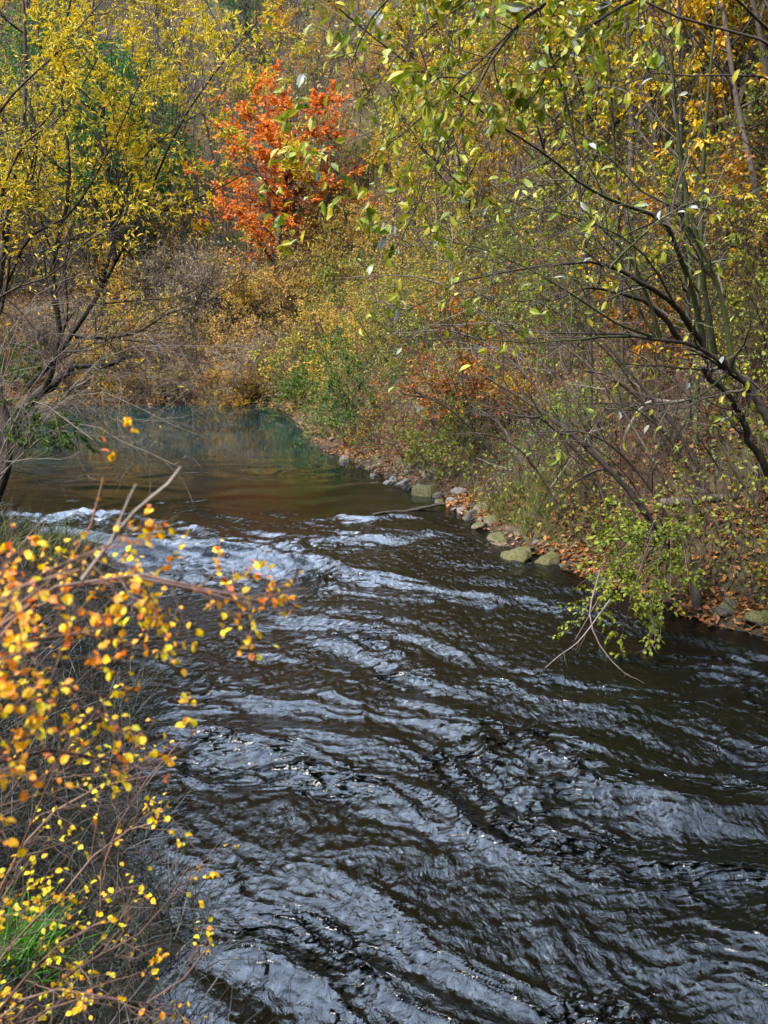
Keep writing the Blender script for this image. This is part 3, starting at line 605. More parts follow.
# low green spray near the trunk
G_ = Plant('green_spray_bush', M['bark'], M['green'], 'stems', 'foliage')
P0, R0 = limbs([([(-25,470,13.6),(10,440,13.2),(45,432,13),(84,434,12.9)], .012, .004), ([(-25,470,13.6),(0,430,13.4),(30,425,13.2),(60,428,13.2)], .012, .004), ([(-25,470,13.6),(-10,400,13.4),(10,362,13.4),(40,352,13.4)], .012, .004)], 10)
tubes(G_.W, P0, R0, 4); P1, R1 = sprout(P0, R0, 22, .35, 1, 55, 10, .28, K=4, wig=.08, trop=-.03, Lmin=.12, Lmax=.4, rmin=.002); tubes(G_.W, P1, R1, 3)
pos, dd = on_twigs(P1, 22, .1, droop=.2, spread=.6); leaves(G_.Lf, pos, dd, .085, .4)
G_.finish(at(-25, 470, 13.6)); tag(G_.e, 'low bright green feathery bush by the left trunk above the pool', 'bush')

# the leaning tree at right
T = Plant('leaning_tree', M['bark'], M['broad'])
RT = [([(815,520,8.5),(768,420,8.5),(750,391,8.5),(728,370,8.4),(704,351,8.3),(682,342,8.2),(655,338,8.1),(614,329,8.0),(540,331,7.9),(500,322,7.8)], .085, .005),
      ([(704,345,8.3),(690,326,8.2),(668,303,8.0),(640,283,7.8),(610,268,7.7),(575,264,7.6),(520,267,7.5),(470,280,7.4),(430,300,7.4),(384,327,7.4)], .04, .004),
      ([(682,342,8.2),(664,318,8.1),(640,302,8.0),(610,292,7.9),(584,289,7.8),(545,302,7.8),(500,304,7.7),(462,302,7.7)], .035, .003),
      ([(768,475,8.7),(745,420,8.6),(730,385,8.5),(712,362,8.4)], .05, .03)]
ST = [([(706,350,8.3),(692,297,8.1),(678,252,7.9),(664,222,7.7),(625,205,7.4),(584,190,7.0),(540,155,6.6),(500,130,6.2),(440,86,5.9),(400,66,5.7),(337,14,5.5)], .030, .005),
      ([(715,356,8.4),(706,300,8.3),(699,250,8.2),(688,208,8.1),(674,120,8.0),(668,20,8.0),(664,-60,8.0)], .030, .012),
      ([(733,372,8.4),(727,328,8.3),(713,280,8.2),(698,248,8.1),(672,210,7.9),(640,192,7.8),(600,150,7.6),(560,120,7.5)], .030, .006),
      ([(660,338,8.1),(648,295,8.0),(632,258,7.9),(604,226,7.8),(565,185,7.7),(530,150,7.6),(500,120,7.5)], .022, .006),
      ([(610,268,7.7),(640,238,7.5),(675,212,7.4),(720,196,7.3)], .012, .006),
      ([(655,338,8.1),(600,316,7.6),(540,280,7.2),(480,250,6.9),(430,243,6.7),(385,255,6.5)], .014, .003),
      ([(640,336,8.1),(580,340,7.6),(520,345,7.2),(460,340,6.9),(400,352,6.7)], .013, .003),
      ([(690,330,8.2),(640,250,7.6),(570,215,7.2),(500,208,6.8),(440,228,6.5)], .014, .003),
      ([(728,372,8.4),(690,400,8.0),(640,405,7.8),(590,420,7.6),(550,440,7.4)], .014, .003),
      ([(655,338,8.1),(628,285,8.0),(592,238,7.9),(560,215,7.8),(520,195,7.7)], .016, .005)]
P0, R0 = limbs(RT, 20); P0[:, 1:] += np.cumsum(rng.normal(size=(4, 19, 3))*.010, 1); R0 = R0*.72*(1+.08*rng.normal(size=R0.shape)); tubes(T.W, P0, R0, 8)
PS, RS = limbs(ST, 20, 2.2)
gs = Geo(); tubes(gs, PS, RS, 7); T.extra.append(('green_stems', gs, M['bark_green']))
P1, R1 = sprout(np.concatenate([P0, PS]), np.concatenate([R0, RS]), 18, .2, 1, 42, 14, .26, K=8, wig=.14, trop=.0, rf=.5, Lmin=.3, Lmax=1.5, rmin=.004); tubes(T.W, P1, R1, 4)
P2, R2 = sprout(P1, R1, 4, .2, 1, 42, 14, .5, K=6, wig=.15, trop=-.02, Lmin=.15, rmin=.0022); tubes(T.W, P2, R2, 3)
pos, dd = on_twigs(P2, 2, .4, prob=lambda p: .22+.1*(p[:, 2] > 4), droop=.6); leaves(T.Lf, pos, dd, .085, .5, 'oval', .6)
T.finish(at(815, 520, 8.5)); tag(T.e, 'leaning tree with arching grey limbs and straight green stems at the right edge', 'tree')

# broad-leaved tree reaching in from above on the right, with pale leaf undersides
T = Plant('broad_leaved_tree', M['bark_dark'], M['broad'])
BT = [([(1150,700,6.0),(1050,400,5.9),(960,200,5.8),(800,60,5.6),(684,17,5.5),(600,-20,5.4)], .035, .006),
      ([(980,230,5.8),(860,140,5.8),(768,77,5.8),(710,76,5.8),(654,72,5.8),(600,95,5.7)], .014, .004),
      ([(800,60,5.6),(700,-30,5.2),(600,-50,5.0),(520,-30,4.9),(450,20,4.9),(400,60,4.9),(375,100,4.9)], .009, .003),
      ([(700,-30,5.2),(560,-10,5.3),(480,60,5.4),(420,120,5.4),(370,160,5.4),(318,198,5.4)], .009, .003),
      ([(560,-10,5.3),(500,40,5.6),(450,130,5.7),(420,190,5.7),(385,258,5.7)], .012, .004),
      ([(600,-50,5.0),(520,-60,5.0),(430,-40,5.0),(370,10,5.0),(345,60,5.0)], .014, .004),
      ([(700,-30,5.2),(620,10,5.2),(560,60,5.2),(520,110,5.2)], .012, .004)]
P0, R0 = limbs(BT, 14); tubes(T.W, P0, R0, 6)
P1, R1 = sprout(P0[2:], R0[2:], 26, .25, 1, 55, 14, .3, K=7, wig=.14, trop=-.02, Lmin=.25, Lmax=.95, rmin=.0025); tubes(T.W, P1, R1, 4)
P1b, R1b = sprout(P0[:2], R0[:2], 9, .55, 1, 45, 14, .12, K=6, wig=.12, trop=-.02, Lmin=.2, Lmax=.5, rmin=.003); tubes(T.W, P1b, R1b, 4)
P2, R2 = sprout(P1, R1, 3, .2, 1, 45, 14, .5, K=4, wig=.15, trop=-.05, Lmin=.1, rmin=.002); tubes(T.W, P2, R2, 3)
for Q, k in ((P2, 4), (P1, 4), (P1b, 2)):
    pos, dd = on_twigs(Q, k, .2, prob=clump(2.5, -.3, .2, 70, .12), droop=.4, spread=1.2); leaves(T.Lf, pos, dd, .068, .52, 'oval', .5, .4)
T.finish(at(1150, 700, 6.0)); tag(T.e, 'branches with broad green leaves and whitish undersides hanging in from the top right', 'tree')

# slender upright saplings between them
for i, (pts, r, lab) in enumerate([
    ([(590,330,11),(574,138,11),(552,60,11),(530,-30,11)], .035, 'dark straight sapling rising left of the green stems to the top edge'),
    ([(688,300,12),(682,220,12),(681,100,12),(678,-40,12)], .04, 'dark upright sapling passing behind the green stems'),
    ([(622,300,13),(614,140,13),(606,20,13),(600,-40,13)], .025, 'thin upright sapling between the two dark saplings'),
    ([(696,420,12.5),(701,240,12.5),(706,120,12.5),(722,-40,12.5)], .035, 'greenish upright sapling furthest right behind the leaning trunk'),
    ([(690,260,14),(679,150,14),(655,60,14),(630,-40,14)], .03, 'pale leaning sapling crossing behind the dark upright sapling')]):
    T = Plant('sapling', M['bark_green'] if i in (3, 4) else M['bark_dark'], M['gold'], 'trunk', 'crown')
    base = on_ground(pts[0][0], [452, 430, 440, 446, 425][i]); base[2] -= .1
    P = resample(np.vstack([base, [at(q[0], q[1], base[1]*(1-.03*j)) for j, q in enumerate(pts)]]), 14)[None]; Rr = np.linspace(r, r*.35, 14)[None]; tubes(T.W, P, Rr, 6)
    P1, R1 = sprout(P, Rr, 22, .25, 1, 45, 14, .16, K=7, wig=.14, trop=.03, Lmin=.4, rmin=.004); tubes(T.W, P1, R1, 3)
    P2, R2 = sprout(P1, R1, 5, .2, 1, 42, 14, .45, K=4, wig=.18, Lmin=.15, rmin=.003); tubes(T.W, P2, R2, 3)
    pos, dd = on_twigs(P2, 4, .2, prob=clump(.9, 0, .4, 80+i, .02), droop=.3); leaves(T.Lf, pos, dd, .085, .55)
    T.finish(base); tag(T.e, lab, 'sapling')

# overhanging shrub above the dark water
T = Plant('overhanging_shrub', M['brush'], M['overhang'], 'stems', 'foliage')
b0 = on_ground(668, 548)
OV = []
for tx_, ty_, Yt in [(600,600,8.6),(575,640,8.3),(620,640,8.5),(640,560,8.4),(650,620,8.4),(670,600,8.6),(690,590,8.7),(600,545,8.8),(660,640,8.4),(585,610,8.6),(630,600,8.2)]:
    tip = at(tx_, ty_, Yt); mid = (b0+tip)/2+np.array([0, 0, .38])
    OV.append(resample([b0, mid, tip], 10))
P0 = np.stack(OV); R0 = np.repeat(np.linspace(.013, .004, 10)[None], len(OV), 0); tubes(T.W, P0, R0, 4)
P1, R1 = sprout(P0, R0, 9, .3, 1, 45, 14, .25, K=6, wig=.14, trop=-.04, Lmin=.12, rmin=.0028); tubes(T.W, P1, R1, 3)
P2, R2 = sprout(P1, R1, 3, .2, 1, 45, 14, .5, K=4, wig=.15, trop=-.03, Lmin=.06, rmin=.002); tubes(T.W, P2, R2, 3)
for Q, k in ((P2, 12), (P1, 13)):
    pos, dd = on_twigs(Q, k, .1, droop=.2, prob=clump(2.2, -.4, .1, 90, .35)); leaves(T.Lf, pos, dd, .042, .75, 'oval', 1.2)
P3 = np.stack([resample([at(*q) for q in l], 10) for l in [[(600,570,8.5),(590,620,8.2),(615,665,8.0),(655,690,7.9)], [(610,600,8.5),(580,640,8.2),(560,655,8.0),(545,668,7.9)], [(650,600,8.4),(655,640,8.2),(642,652,8.1)]]])
R3 = np.repeat(np.linspace(.009, .003, 10)[None], 3, 0); gp = Geo(); tubes(gp, P3, R3, 4); Pq, Rq = sprout(P3, R3, 5, .4, 1, 40, 12, .2, K=5, Lmin=.1, rmin=.002); tubes(gp, Pq, Rq, 3)
T.extra.append(('bare_twigs', gp, M['bark_drab']))
T.finish(b0); tag(T.e, 'yellow-green leafy shrub drooping over dark water below the leaning tree', 'shrub')

# dead and leaning stems on the bank
def stick(name, pts, r0, r1, m, lab, cat, side=6, ground_first=True, sub=True):
    W = Geo(); P = resample(pts, 14)[None]; P[0, 1:] += np.cumsum(rng.normal(size=(13, 3))*.008, 0); Rr = np.linspace(r0, r1, 14)[None]*(1+.12*rng.normal(size=(1, 14))); tubes(W, P, Rr, 7)
    if sub:
        P1, R1 = sprout(P, Rr, side, .25, 1, 40, 15, .3, K=6, wig=.15, rmin=.003); tubes(W, P1, R1, 4)
        P2, R2 = sprout(P1, R1, 4, .25, 1, 40, 15, .45, K=5, wig=.17, rmin=.0025); tubes(W, P2, R2, 3)
    base = P[0, 0].copy(); W.v = [v-base for v in W.v]
    o = link(name, W.mesh(name, m, True), loc=base); return tag(o, lab, cat)
def gp_(px, py, lift=0):
    q = on_ground(px, py); q[2] += lift; return q
b = gp_(672, 544, -.1); stick('leaning_sapling', [b, at(625,487,b[1]-.1), at(575,437,b[1]-.1), at(530,402,b[1]), at(478,370,b[1]+.1)], .045, .012, M['bark_dark'], 'dark leafless stem slanting left from the bank above the overhanging shrub', 'sapling', 9)
b = gp_(700, 470, -.1); stick('leaning_sapling', [b, at(700,470,b[1]), at(672,425,b[1]), at(640,385,b[1]), at(610,350,b[1])], .04, .012, M['bark_dark'], 'dark slanting stem below the leaning trunk', 'sapling', 7)
b = gp_(620, 460, .02); stick('dead_branch', [b, at(630,425,b[1]), at(645,400,b[1]), at(675,400,b[1]), at(712,398,b[1])], .025, .02, M['bark_pale'], 'pale crooked dead branch bent sharply under the leaning tree', 'branch', 4)
b = gp_(502, 462, -.05); stick('dead_branch', [b, at(470,425,b[1]), at(440,400,b[1]), at(400,388,b[1])], .03, .01, M['bark_dark'], 'dark bare branch rising left across the rusty bush', 'branch', 8)
b = gp_(440, 462, .02); stick('dead_branch', [gp_(512, 474, .05), gp_(480, 466, .12), gp_(460, 455, .15), at(455,445,b[1])], .018, .01, M['bark_pale'], 'thin pale stick lying on the bank below the rusty bush', 'branch', 2)
stick('fallen_log', [gp_(655, 508, .06), gp_(690, 505, .06), gp_(735, 500, .06)], .05, .045, M['bark'], 'grey fallen log lying level on the leaf litter at right', 'log', sub=False)
stick('stump', [gp_(695, 612, -.1), gp_(695, 612, .25), gp_(692, 612, .55)], .06, .045, M['bark'], 'short broken stump standing at the water edge right of the overhanging shrub', 'stump', sub=False)
wx, wy = on_water(372, 515); wx2, wy2 = on_water(446, 508)
stick('sunken_log', [np.array([wx, wy, level(wy)+.0]), np.array([(wx+wx2)/2, (wy+wy2)/2, level(wy)+.025]), np.array([wx2, wy2, level(wy2)+.05])], .016, .028, M['bark_dark'], 'thin dark log lying in the water against the right shore', 'log', sub=False)
for k, (px, py, tx_, ty_) in enumerate([(560,470,500,395),(585,500,545,400),(540,500,600,420),(610,520,570,445),(520,455,470,405),(735,520,690,430)]):
    b = gp_(px, py, -.05); stick('bare_sapling', [b, at((px+tx_)/2+6, (py+ty_)/2-6, b[1]), at(tx_, ty_, b[1]-.2)], .02, .006, M['brush'] if k % 2 else M['bark_pale'],
        ['pale bare stem slanting left above the grassy patch', 'brown bare stem rising steeply from the grassy patch', 'pale bare stem crossing to the right above the grassy patch', 'brown bare stem on the bank above the overhanging shrub', 'pale bare stem beside the rusty bush', 'brown bare stem on the leaf litter below the leaning trunk'][k], 'sapling', 8)

for k in range(16):
    px = rng.uniform(560, 840); py = rng.uniform(440, 560); L_ = rng.uniform(90, 210); b = gp_(px, py, -.05)
    o = stick('bare_sapling', [b, at(px-L_*.35, py-L_*.55, b[1]-.1), at(px-L_*.75, py-L_*.85, b[1]-.3), at(px-L_*1.25, py-L_*.86, b[1]-.5)], rng.uniform(.012, .024), .004, M[['brush', 'bark_dark', 'bark_drab'][k % 3]], 'thin bare sapling arching left over the leaf-strewn right bank', 'sapling', 10)
    o['group'] = 'thin bare saplings arching over the right bank'
# ------------------------------------------------------------------ rocks
import bmesh
def rock_mesh(seed, sq):
    bm = bmesh.new(); bmesh.ops.create_icosphere(bm, subdivisions=4, radius=.5)
    r = np.random.default_rng(seed); planes = unit(r.normal(size=(9, 3))); off = r.uniform(.26, .46, 9)
    V = np.array([v.co[:] for v in bm.verts])
    for n, o in zip(planes, off):
        d = V@n-o; V = V-np.outer(np.maximum(d, 0)*.82, n)
    nn = unit(V); V = V+nn*(.11*perlin(V[:, 0]*3+V[:, 2]*2, V[:, 1]*3-V[:, 2], seed)+.035*perlin(V[:, 0]*9+V[:, 2]*7, V[:, 1]*9, seed+5))[:, None]
    V[:, 2] *= sq
    for v, c in zip(bm.verts, V): v.co = c
    me = bpy.data.meshes.new('rock'); bm.to_mesh(me); bm.free()
    for p_ in me.polygons: p_.use_smooth = True
    return me
def rock(px, py, wpx, m, lab, sq=.62, group=None, lift=.08, seed=None):
    q = on_ground(px, py); w = wpx*np.linalg.norm(q-np.array([0, 0, CAMH]))/F
    me = rock_mesh(int(rng.integers(1e6)), sq); me.materials.append(M[m])
    o = link('rock', me, loc=(q[0], q[1], q[2]+w*sq*lift-w*.05)); s = w*.95
    o.scale = (s*rng.uniform(.8, 1.2), s*rng.uniform(.65, 1.15), s*rng.uniform(.7, 1.3)); o.rotation_euler = (rng.normal()*.3, rng.normal()*.3, rng.uniform(0, 6.28))
    return tag(o, lab, 'rock', group)
for a in [(517,557,38,'rock_moss','mossy green-gold boulder at the water edge, largest of the mossy ones'),
          (548,563,30,'rock_moss','mossy boulder just right of the largest mossy boulder'),
          (500,541,32,'rock_tan','rounded tan boulder sitting just above the largest mossy boulder'),
          (424,495,28,'rock_moss','mossy boulder next to the pale stones, left of the other mossy ones'),
          (437,497,16,'rock_dark','dark wet stone touching the right side of the small mossy boulder'),
          (428,478,26,'rock_pale','pale grey angular stone behind the small mossy boulder'),
          (404,484,20,'rock_pale','flat pale stone left of the small mossy boulder'),
          (389,484,17,'rock_pale','low pale stone at the water edge, left of the flat pale stone'),
          (346,460,20,'rock_pale','flat pale stone at the narrow end of the right shore'),
          (452,502,17,'rock_pale','pale rounded stone right of the dark wet stone'),
          (459,494,20,'rock_pale','pale tilted stone on leaf litter up from the water'),
          (470,517,22,'rock_dark','dark wedge-shaped stone half in the water'),
          (481,511,20,'rock_tan','flat tan stone behind the dark wedge-shaped stone'),
          (480,528,22,'rock_tan','tan stone in the water between the wedge-shaped stone and the tan boulder'),
          (494,522,20,'rock_tan','tan stone on leaves above the tan boulder'),
          (442,420,24,'rock_pale','large pale boulder under the rusty bush'),
          (420,409,20,'rock_pale','white stone behind the rusty bush leaves'),
          (482,440,15,'rock_pale','upright pale stone right of the rusty bush stems'),
          (532,552,20,'rock_dark','dark stone wedged between the two mossy boulders'),
          (520,535,16,'rock_tan','small tan stone right of the tan boulder'),
          (730,612,40,'rock_dark','dark mossy rock in shade at the right water edge'),
          (764,622,36,'rock_moss','mossy rock at the right edge of the picture by the water'),
          (600,585,26,'rock_dark','dark rock under the overhanging shrub'),
          (700,492,16,'rock_pale','small grey stone lying on leaf litter at right')]:
    rock(*a)
for k in range(70):
    u = rng.uniform(); px = 335+u*260; py = np.interp(px, [318,350,390,430,460,505,560,620], [447,461,478,493,512,545,564,592])+rng.uniform(-20, 6)
    rock(px, py, rng.uniform(4, 13)**1.0, ['rock_pale', 'rock_tan', 'rock_dark', 'rock_dark', 'rock_moss'][int(rng.integers(5))], 'small stone among the larger rocks along the right waterline', .65, 'small stones along the right waterline')

# ------------------------------------------------------------------ stuff: litter, grass, undergrowth
def land_points(n, xr, yr, dmin, dmax, dens=None, ypow=1.):
    y = yr[0]+(yr[1]-yr[0])*rng.uniform(size=n)**ypow; x = xr[0](y)+(xr[1](y)-xr[0](y))*rng.uniform(size=n) if callable(xr[0]) else rng.uniform(xr[0], xr[1], n)
    d = sdist(x, y); ok = (d > dmin) & (d < dmax)
    if dens is not None: ok &= rng.uniform(size=n) < dens(x, y, d)
    x, y = x[ok], y[ok]; return np.stack([x, y, ground(x, y)], 1), d[ok]
wedge = (lambda y: -.12*y, lambda y: .52*y+1)
P, d = land_points(170000, wedge, (5, 34), .01, 11, lambda x, y, d: .25+.75*sstep(-.35, .25, fbm(x*.6, y*.6, 2, 100)), 1.5)
g = Geo(); dd = rng.normal(size=P.shape); dd[:, 2] *= .35; P[:, 2] += rng.uniform(.0, .04, len(P)); leaves(g, P, dd, .075, .6, 'rhomb', 1.6, .45)
tag(link('leaf_litter', g.mesh('leaf_litter', M['litter'])), kind='stuff')
P, d = land_points(34000, (-20, -2), (31, 46), .04, 9)
g = Geo(); dd = rng.normal(size=P.shape); dd[:, 2] *= .4; P[:, 2] += .03; leaves(g, P, dd, .12, .7, 'rhomb', 1.2)
tag(link('far_bank_leaves', g.mesh('far_bank_leaves', M['litter'])), kind='stuff')
def blades(P, L, w, lean=.45, m='grass', name='grass', K=5):
    n = len(P); d = rng.normal(size=(n, 3))*lean; d[:, 2] = 1
    Q, Rr = grow(P, d, L*rng.uniform(.5, 1.2, n), np.full(n, w), K, .12, -.16, .1)
    g = Geo(); s = unit(np.cross(unit(d), rng.normal(size=(n, 3))))[:, None]*Rr[:, :, None]
    V = np.stack([Q-s, Q+s], 2).reshape(-1, 3)
    b = (np.arange(n)*K*2)[:, None]+np.arange(K-1)[None]*2
    g.add(V, np.stack([b, b+1, b+3, b+2], -1).reshape(-1, 4)); return g
# grassy patch on the right bank, sedge on the near left bank
P, d = land_points(30000, wedge, (10, 22), .5, 5, lambda x, y, d: sstep(-.05, .3, perlin(x*.5+.7, y*.4, 110))*.8)
c = on_ground(525, 505); k = np.exp(-((P[:, 0]-c[0])**2+(P[:, 1]-c[1])**2)/1.6); P = P[rng.uniform(size=len(P)) < .12+k]
tag(link('bank_grass', blades(P, .26, .005).mesh('bank_grass', M['grass'])), kind='stuff')
P = np.concatenate([P_ for P_ in [c+rng.normal(size=(4500, 3))*np.array([.55, .75, 0])]]); dd_ = sdist(P[:, 0], P[:, 1]); P = P[dd_ > .25]; P[:, 2] = ground(P[:, 0], P[:, 1])
tag(link('grass_patch', blades(P, .24, .005).mesh('grass_patch', M['grass'])), 'patch of yellowish green grass on the right bank above the boulders', 'grass', kind='stuff')
P, d = land_points(70000, (-7, .5), (1.3, 14), -.12, 3.2, None, 1.4)
tag(link('bank_sedge', blades(P, .42, .004, .8).mesh('bank_sedge', M['sedge'])), kind='stuff')
# undergrowth of thin stems over the whole right slope
P, d = land_points(19000, wedge, (9, 48), .25, 22, None, 1.2)
dv = rng.normal(size=P.shape)*.45; dv[:, 2] = 1
Q, Rr = grow(P, dv, rng.uniform(.5, 2.0, len(P))*np.clip(.4+d*.2, .4, 1.2), rng.uniform(.003, .008, len(P)), 6, .14, -.02); g = Geo(); tubes(g, Q, Rr, 3)
Q1, R1 = sprout(Q, Rr, 3, .3, 1, 45, 15, .4, K=4, wig=.18, rmin=.002); tubes(g, Q1, R1, 3)
tag(link('undergrowth', g.mesh('undergrowth', M['brush'], True)), kind='stuff')
g = Geo(); _c = clump(.35, -.35, .3, 120, .15); pos, dd = on_twigs(Q1, 7, .1, prob=lambda p: _c(p)*(.2+.8*sstep(13, 19, p[:, 1]))); leaves(g, pos, dd, .06, .65)
tag(link('undergrowth_leaves', g.mesh('undergrowth_leaves', M['under'])), kind='stuff')
# the far-off wood on the hill
def far_pts(n, x0, x1, y0, y1, dmin):
    P, d = land_points(n, (lambda y: x0*y, lambda y: x1*y), (y0, y1), dmin, 400); return P
P = far_pts(9000, -.6, .75, 44, 210, 5)
dv = rng.normal(size=P.shape)*.12; dv[:, 2] = 1
Q, Rr = grow(P, dv, rng.uniform(2, 6.5, len(P)), rng.uniform(.02, .05, len(P)), 6, .06, .02); g = Geo(); tubes(g, Q, Rr, 3)
Q1, R1 = sprout(Q, Rr, 7, .25, 1, 38, 12, .35, K=4, wig=.15, trop=.05, rmin=.01); tubes(g, Q1, R1, 3)
Q2, R2 = sprout(Q1, R1, 3, .25, 1, 40, 12, .5, K=3, wig=.15, rmin=.007); tubes(g, Q2, R2, 3)
tag(link('distant_woods', g.mesh('distant_woods', M['brush_mauve'], True)), kind='stuff')
g = Geo(); pos, dd = on_twigs(Q2, 2, .2, prob=clump(.09, -.1, .3, 130, .05)); h_ = rng.uniform(size=len(pos)) < .45; leaves(g, pos[h_], dd[h_], .22, .7)
tag(link('distant_foliage', g.mesh('distant_foliage', M['dry'])), kind='stuff')
g = Geo(); leaves(g, pos[~h_], dd[~h_], .22, .7)
tag(link('distant_foliage', g.mesh('distant_foliage', M['olive'])), kind='stuff')

P, d = land_points(60000, wedge, (5, 24), -.03, .38); keep_ = rng.uniform(size=len(P)) < .05+.95*sstep(-.1, .3, perlin(P[:, 0]*1.3, P[:, 1]*1.3, 160)); P = P[keep_]
tag(link('bank_fringe', blades(P, .24, .0035, .9).mesh('bank_fringe', M['sedge_brown'])), kind='stuff')
# single tufts
def tuft(q, n, L, w, m, lab, sp=.12):
    P = q+rng.normal(size=(n, 3))*np.array([sp, sp, 0]); P[:, 2] = ground(P[:, 0], P[:, 1])-.02
    g = blades(P, L, w, .6); g.v = [v-q for v in g.v]
    tag(link('grass_tuft', g.mesh('grass_tuft', M[m]), loc=q), lab, 'grass tuft')
tuft(on_ground(68, 552), 260, .55, .006, 'grass', 'pale drooping grass tuft on the left bank above the lip of the rapid', .18)
tuft(on_ground(25, 560), 260, .5, .006, 'grass', 'drooping grass tuft at the left edge beside the pale tuft', .2)
tuft(on_ground(10, 968), 420, .34, .005, 'lush', 'bright fresh green grass tuft at the lower left edge', .10)

# ------------------------------------------------------------------ foreground shrubs at left
def fore(name, stems, leafm, lab, lsize, n1, n2, nl, wood='bark_red', base=None, lenf=.3, pad=.0, lp=None, Lmax=.4):
    T = Plant(name, M[wood], M[leafm], 'stems', 'foliage')
    P0 = np.stack([resample([at(*q) for q in s], 12) for s in stems]); P0[:, 1:] += np.cumsum(rng.normal(size=(len(stems), 11, 3))*.004, 1)
    R0 = np.repeat(np.linspace(.006, .0022, 12)[None], len(stems), 0); tubes(T.W, P0, R0, 6)
    P1, R1 = sprout(P0, R0, n1, .3, 1, 45, 15, lenf, K=7, wig=.14, trop=.02, Lmin=.06, Lmax=Lmax, rmin=.0014); tubes(T.W, P1, R1, 4)
    P2, R2 = sprout(P1, R1, n2, .2, 1, 45, 15, .5, K=4, wig=.15, trop=.0, Lmin=.03, rmin=.001); tubes(T.W, P2, R2, 3)
    for Q, k in ((P2, nl), (P1, nl), (P0, nl*7)):
        pos, dd = on_twigs(Q, k, .3, prob=lp, droop=.15); leaves(T.Lf, pos, dd, lsize, .85, 'oval', .9, .35)
    T.finish(at(*stems[0][0])); tag(T.e, lab, 'shrub'); return T
B1 = (-130, 1010, 1.75)      # the stems rise from the bank beside the camera
fore('orange_leaved_shrub', [[B1, (-70,760,1.75), (0,640,1.75), (60,590,1.8), (140,576,1.85), (200,588,1.9), (268,602,1.95)], [B1, (-70,740,1.7), (0,610,1.7), (70,578,1.75), (130,572,1.8), (190,584,1.85), (240,600,1.9)],
     [B1, (-70,720,1.6), (0,590,1.6), (60,562,1.6), (110,540,1.62)],
     [B1, (-90,720,1.5), (-30,620,1.5), (30,575,1.5), (75,568,1.5)],
     [B1, (-60,740,1.7), (0,660,1.7), (60,640,1.7), (130,650,1.75)],
     [B1, (-60,780,1.6), (0,720,1.6), (60,690,1.65), (110,700,1.7)],
     [B1, (-80,760,1.4), (-40,680,1.4), (0,650,1.4), (40,650,1.4)],
     [B1, (-60,800,1.7), (-10,760,1.7), (60,745,1.8), (150,760,1.9), (185,745,1.9)],
     [B1, (-60,820,1.5), (-20,780,1.45), (20,770,1.45)],
     [B1, (-40,700,1.9), (30,600,1.9), (80,560,1.95), (95,500,2.0), (105,478,2.0)]], 'bright',
     'orange and yellow leaved shrub reaching over the stream from the left edge', .016, 24, 5, 3, lp=clump(7, -.35, .2, 140, .16), Lmax=.14)
B2 = (-90, 1120, 2.7)
fore('golden_leaved_shrub', [[B2, (0,960,2.7), (60,900,2.7), (110,840,2.75), (170,815,2.8), (196,850,2.8)],
     [B2, (0,900,2.6), (40,830,2.6), (90,790,2.65), (150,770,2.75)],
     [B2, (40,960,2.6), (95,930,2.6), (100,870,2.65), (130,800,2.7), (175,742,2.8)],
     [B2, (20,1000,2.5), (100,997,2.5), (160,1000,2.55), (215,940,2.65)],
     [B2, (60,980,2.6), (130,940,2.6), (170,900,2.65), (190,865,2.7)],
     [B2, (-20,880,2.4), (10,800,2.35), (50,800,2.35), (100,825,2.4)],
     [B2, (-10,920,2.5), (20,850,2.5), (60,760,2.6), (90,720,2.7)],
     [B2, (40,1010,2.3), (110,1000,2.3), (175,1010,2.35)]], 'small_gold',
     'lower shrub with small golden leaves and thin grey twigs at the bottom left', .018, 14, 5, 4, 'bark_red', lp=clump(6, 0, .4, 150, .05), Lmax=.2)
# the bare grey twig sticking up out of the orange shrub
g = Geo(); P = np.stack([resample([at(82,580,1.7), at(112,540,1.71), at(138,508,1.72), at(165,487,1.74), at(181,467,1.75)], 8), resample([at(112,540,1.71), at(126,505,1.7), at(136,484,1.7)], 8)]); tubes(g, P, np.stack([np.linspace(.0042, .0024, 8), np.linspace(.0026, .0014, 8)]), 6)
base = P[0, 0].copy(); g.v = [v-base for v in g.v]
tag(link('bare_twig', g.mesh('bare_twig', M['bark_pale'], True), loc=base), 'broken grey twig pointing up out of the orange-leaved shrub', 'twig')

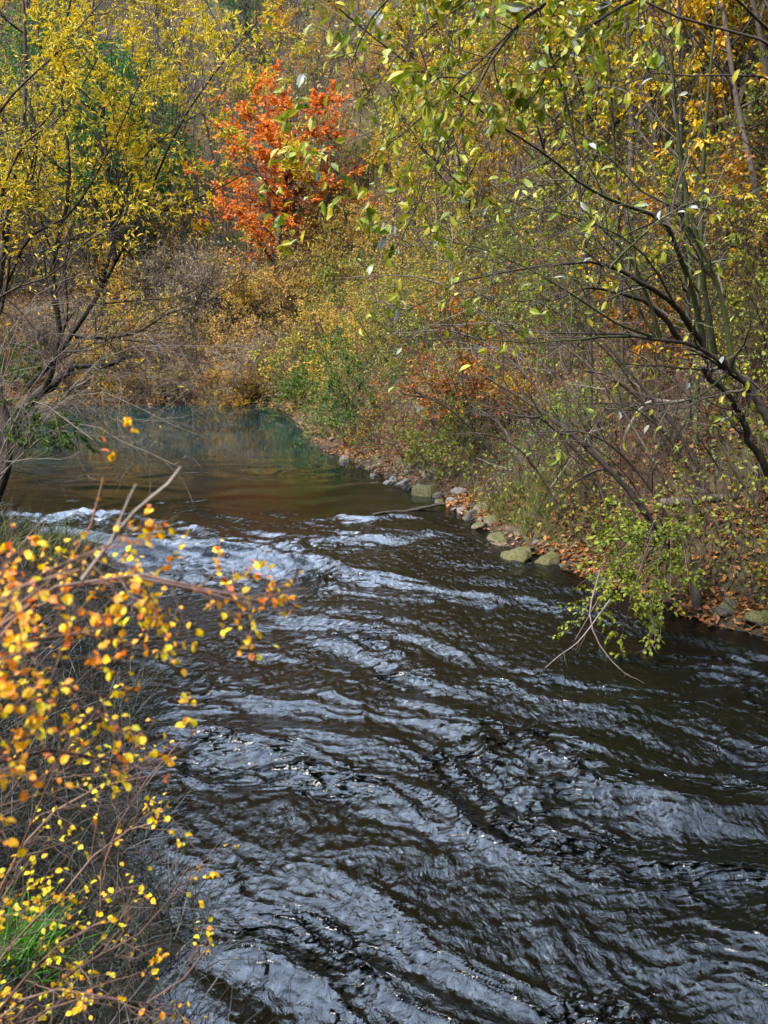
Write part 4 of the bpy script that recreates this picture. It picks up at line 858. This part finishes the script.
# ------------------------------------------------------------------ light
w = bpy.data.worlds.new('World'); scene.world = w; w.use_nodes = True; N = w.node_tree.nodes; L = w.node_tree.links; N.clear()
SUN_EL, SUN_AZ = R(48), R(232)            # from behind the camera's left shoulder
sky = N.new('ShaderNodeTexSky'); sky.sky_type = 'NISHITA'; sky.sun_disc = False; sky.sun_elevation = SUN_EL; sky.sun_rotation = SUN_AZ; sky.dust_density = 4; sky.ozone_density = 1
hs = N.new('ShaderNodeHueSaturation'); hs.inputs['Saturation'].default_value = .8; L.new(sky.outputs[0], hs.inputs['Color'])
tc = N.new('ShaderNodeTexCoord'); nz = N.new('ShaderNodeTexNoise'); nz.inputs['Scale'].default_value = 2.2; nz.inputs['Detail'].default_value = 5; L.new(tc.outputs['Generated'], nz.inputs['Vector'])
cr = ramp(N, [(1.6,2.8,5.2,.38),(7.9,9.3,11.8,.64)]); L.new(nz.outputs['Fac'], cr.inputs[0])   # a bright broken cloud layer over the clear sky
nrm = N.new('ShaderNodeVectorMath'); nrm.operation = 'DOT_PRODUCT'; nrm.inputs[1].default_value = (math.sin(R(-14))*math.cos(R(44)), math.cos(R(-14))*math.cos(R(44)), math.sin(R(44))); L.new(tc.outputs['Generated'], nrm.inputs[0])
gl = N.new('ShaderNodeMapRange'); gl.interpolation_type = 'SMOOTHSTEP'; gl.inputs[1].default_value = .70; gl.inputs[2].default_value = .985; gl.inputs[3].default_value = .62; gl.inputs[4].default_value = 2.3; L.new(nrm.outputs['Value'], gl.inputs[0])
cg = N.new('ShaderNodeVectorMath'); cg.operation = 'SCALE'; L.new(cr.outputs[0], cg.inputs[0]); L.new(gl.outputs[0], cg.inputs['Scale'])   # added glow in the cloud up the valley, for the sheen on the water
mxs = N.new('ShaderNodeMix'); mxs.data_type = 'RGBA'; mxs.inputs['Factor'].default_value = .75; L.new(hs.outputs[0], mxs.inputs['A']); L.new(cg.outputs[0], mxs.inputs['B'])
bg = N.new('ShaderNodeBackground'); bg.inputs[1].default_value = .15; L.new(mxs.outputs['Result'], bg.inputs[0])
ow = N.new('ShaderNodeOutputWorld'); L.new(bg.outputs[0], ow.inputs[0])
sd = bpy.data.lights.new('sun', 'SUN'); sd.energy = 2.1; sd.angle = R(10); sd.color = (1, .95, .86); so = bpy.data.objects.new('sun', sd); COL.objects.link(so)
dirv = Vector((math.sin(SUN_AZ)*math.cos(SUN_EL), math.cos(SUN_AZ)*math.cos(SUN_EL), math.sin(SUN_EL)))
so.rotation_euler = (-dirv).to_track_quat('-Z', 'Y').to_euler()
vs = scene.view_settings; vs.view_transform = 'Standard'; vs.look = 'None'; vs.gamma = 1; vs.use_curve_mapping = False; vs.exposure = 2.7
scene.render.engine = 'CYCLES'
scene.cycles.max_bounces = 5; scene.cycles.diffuse_bounces = 3; scene.cycles.glossy_bounces = 2; scene.cycles.transmission_bounces = 3
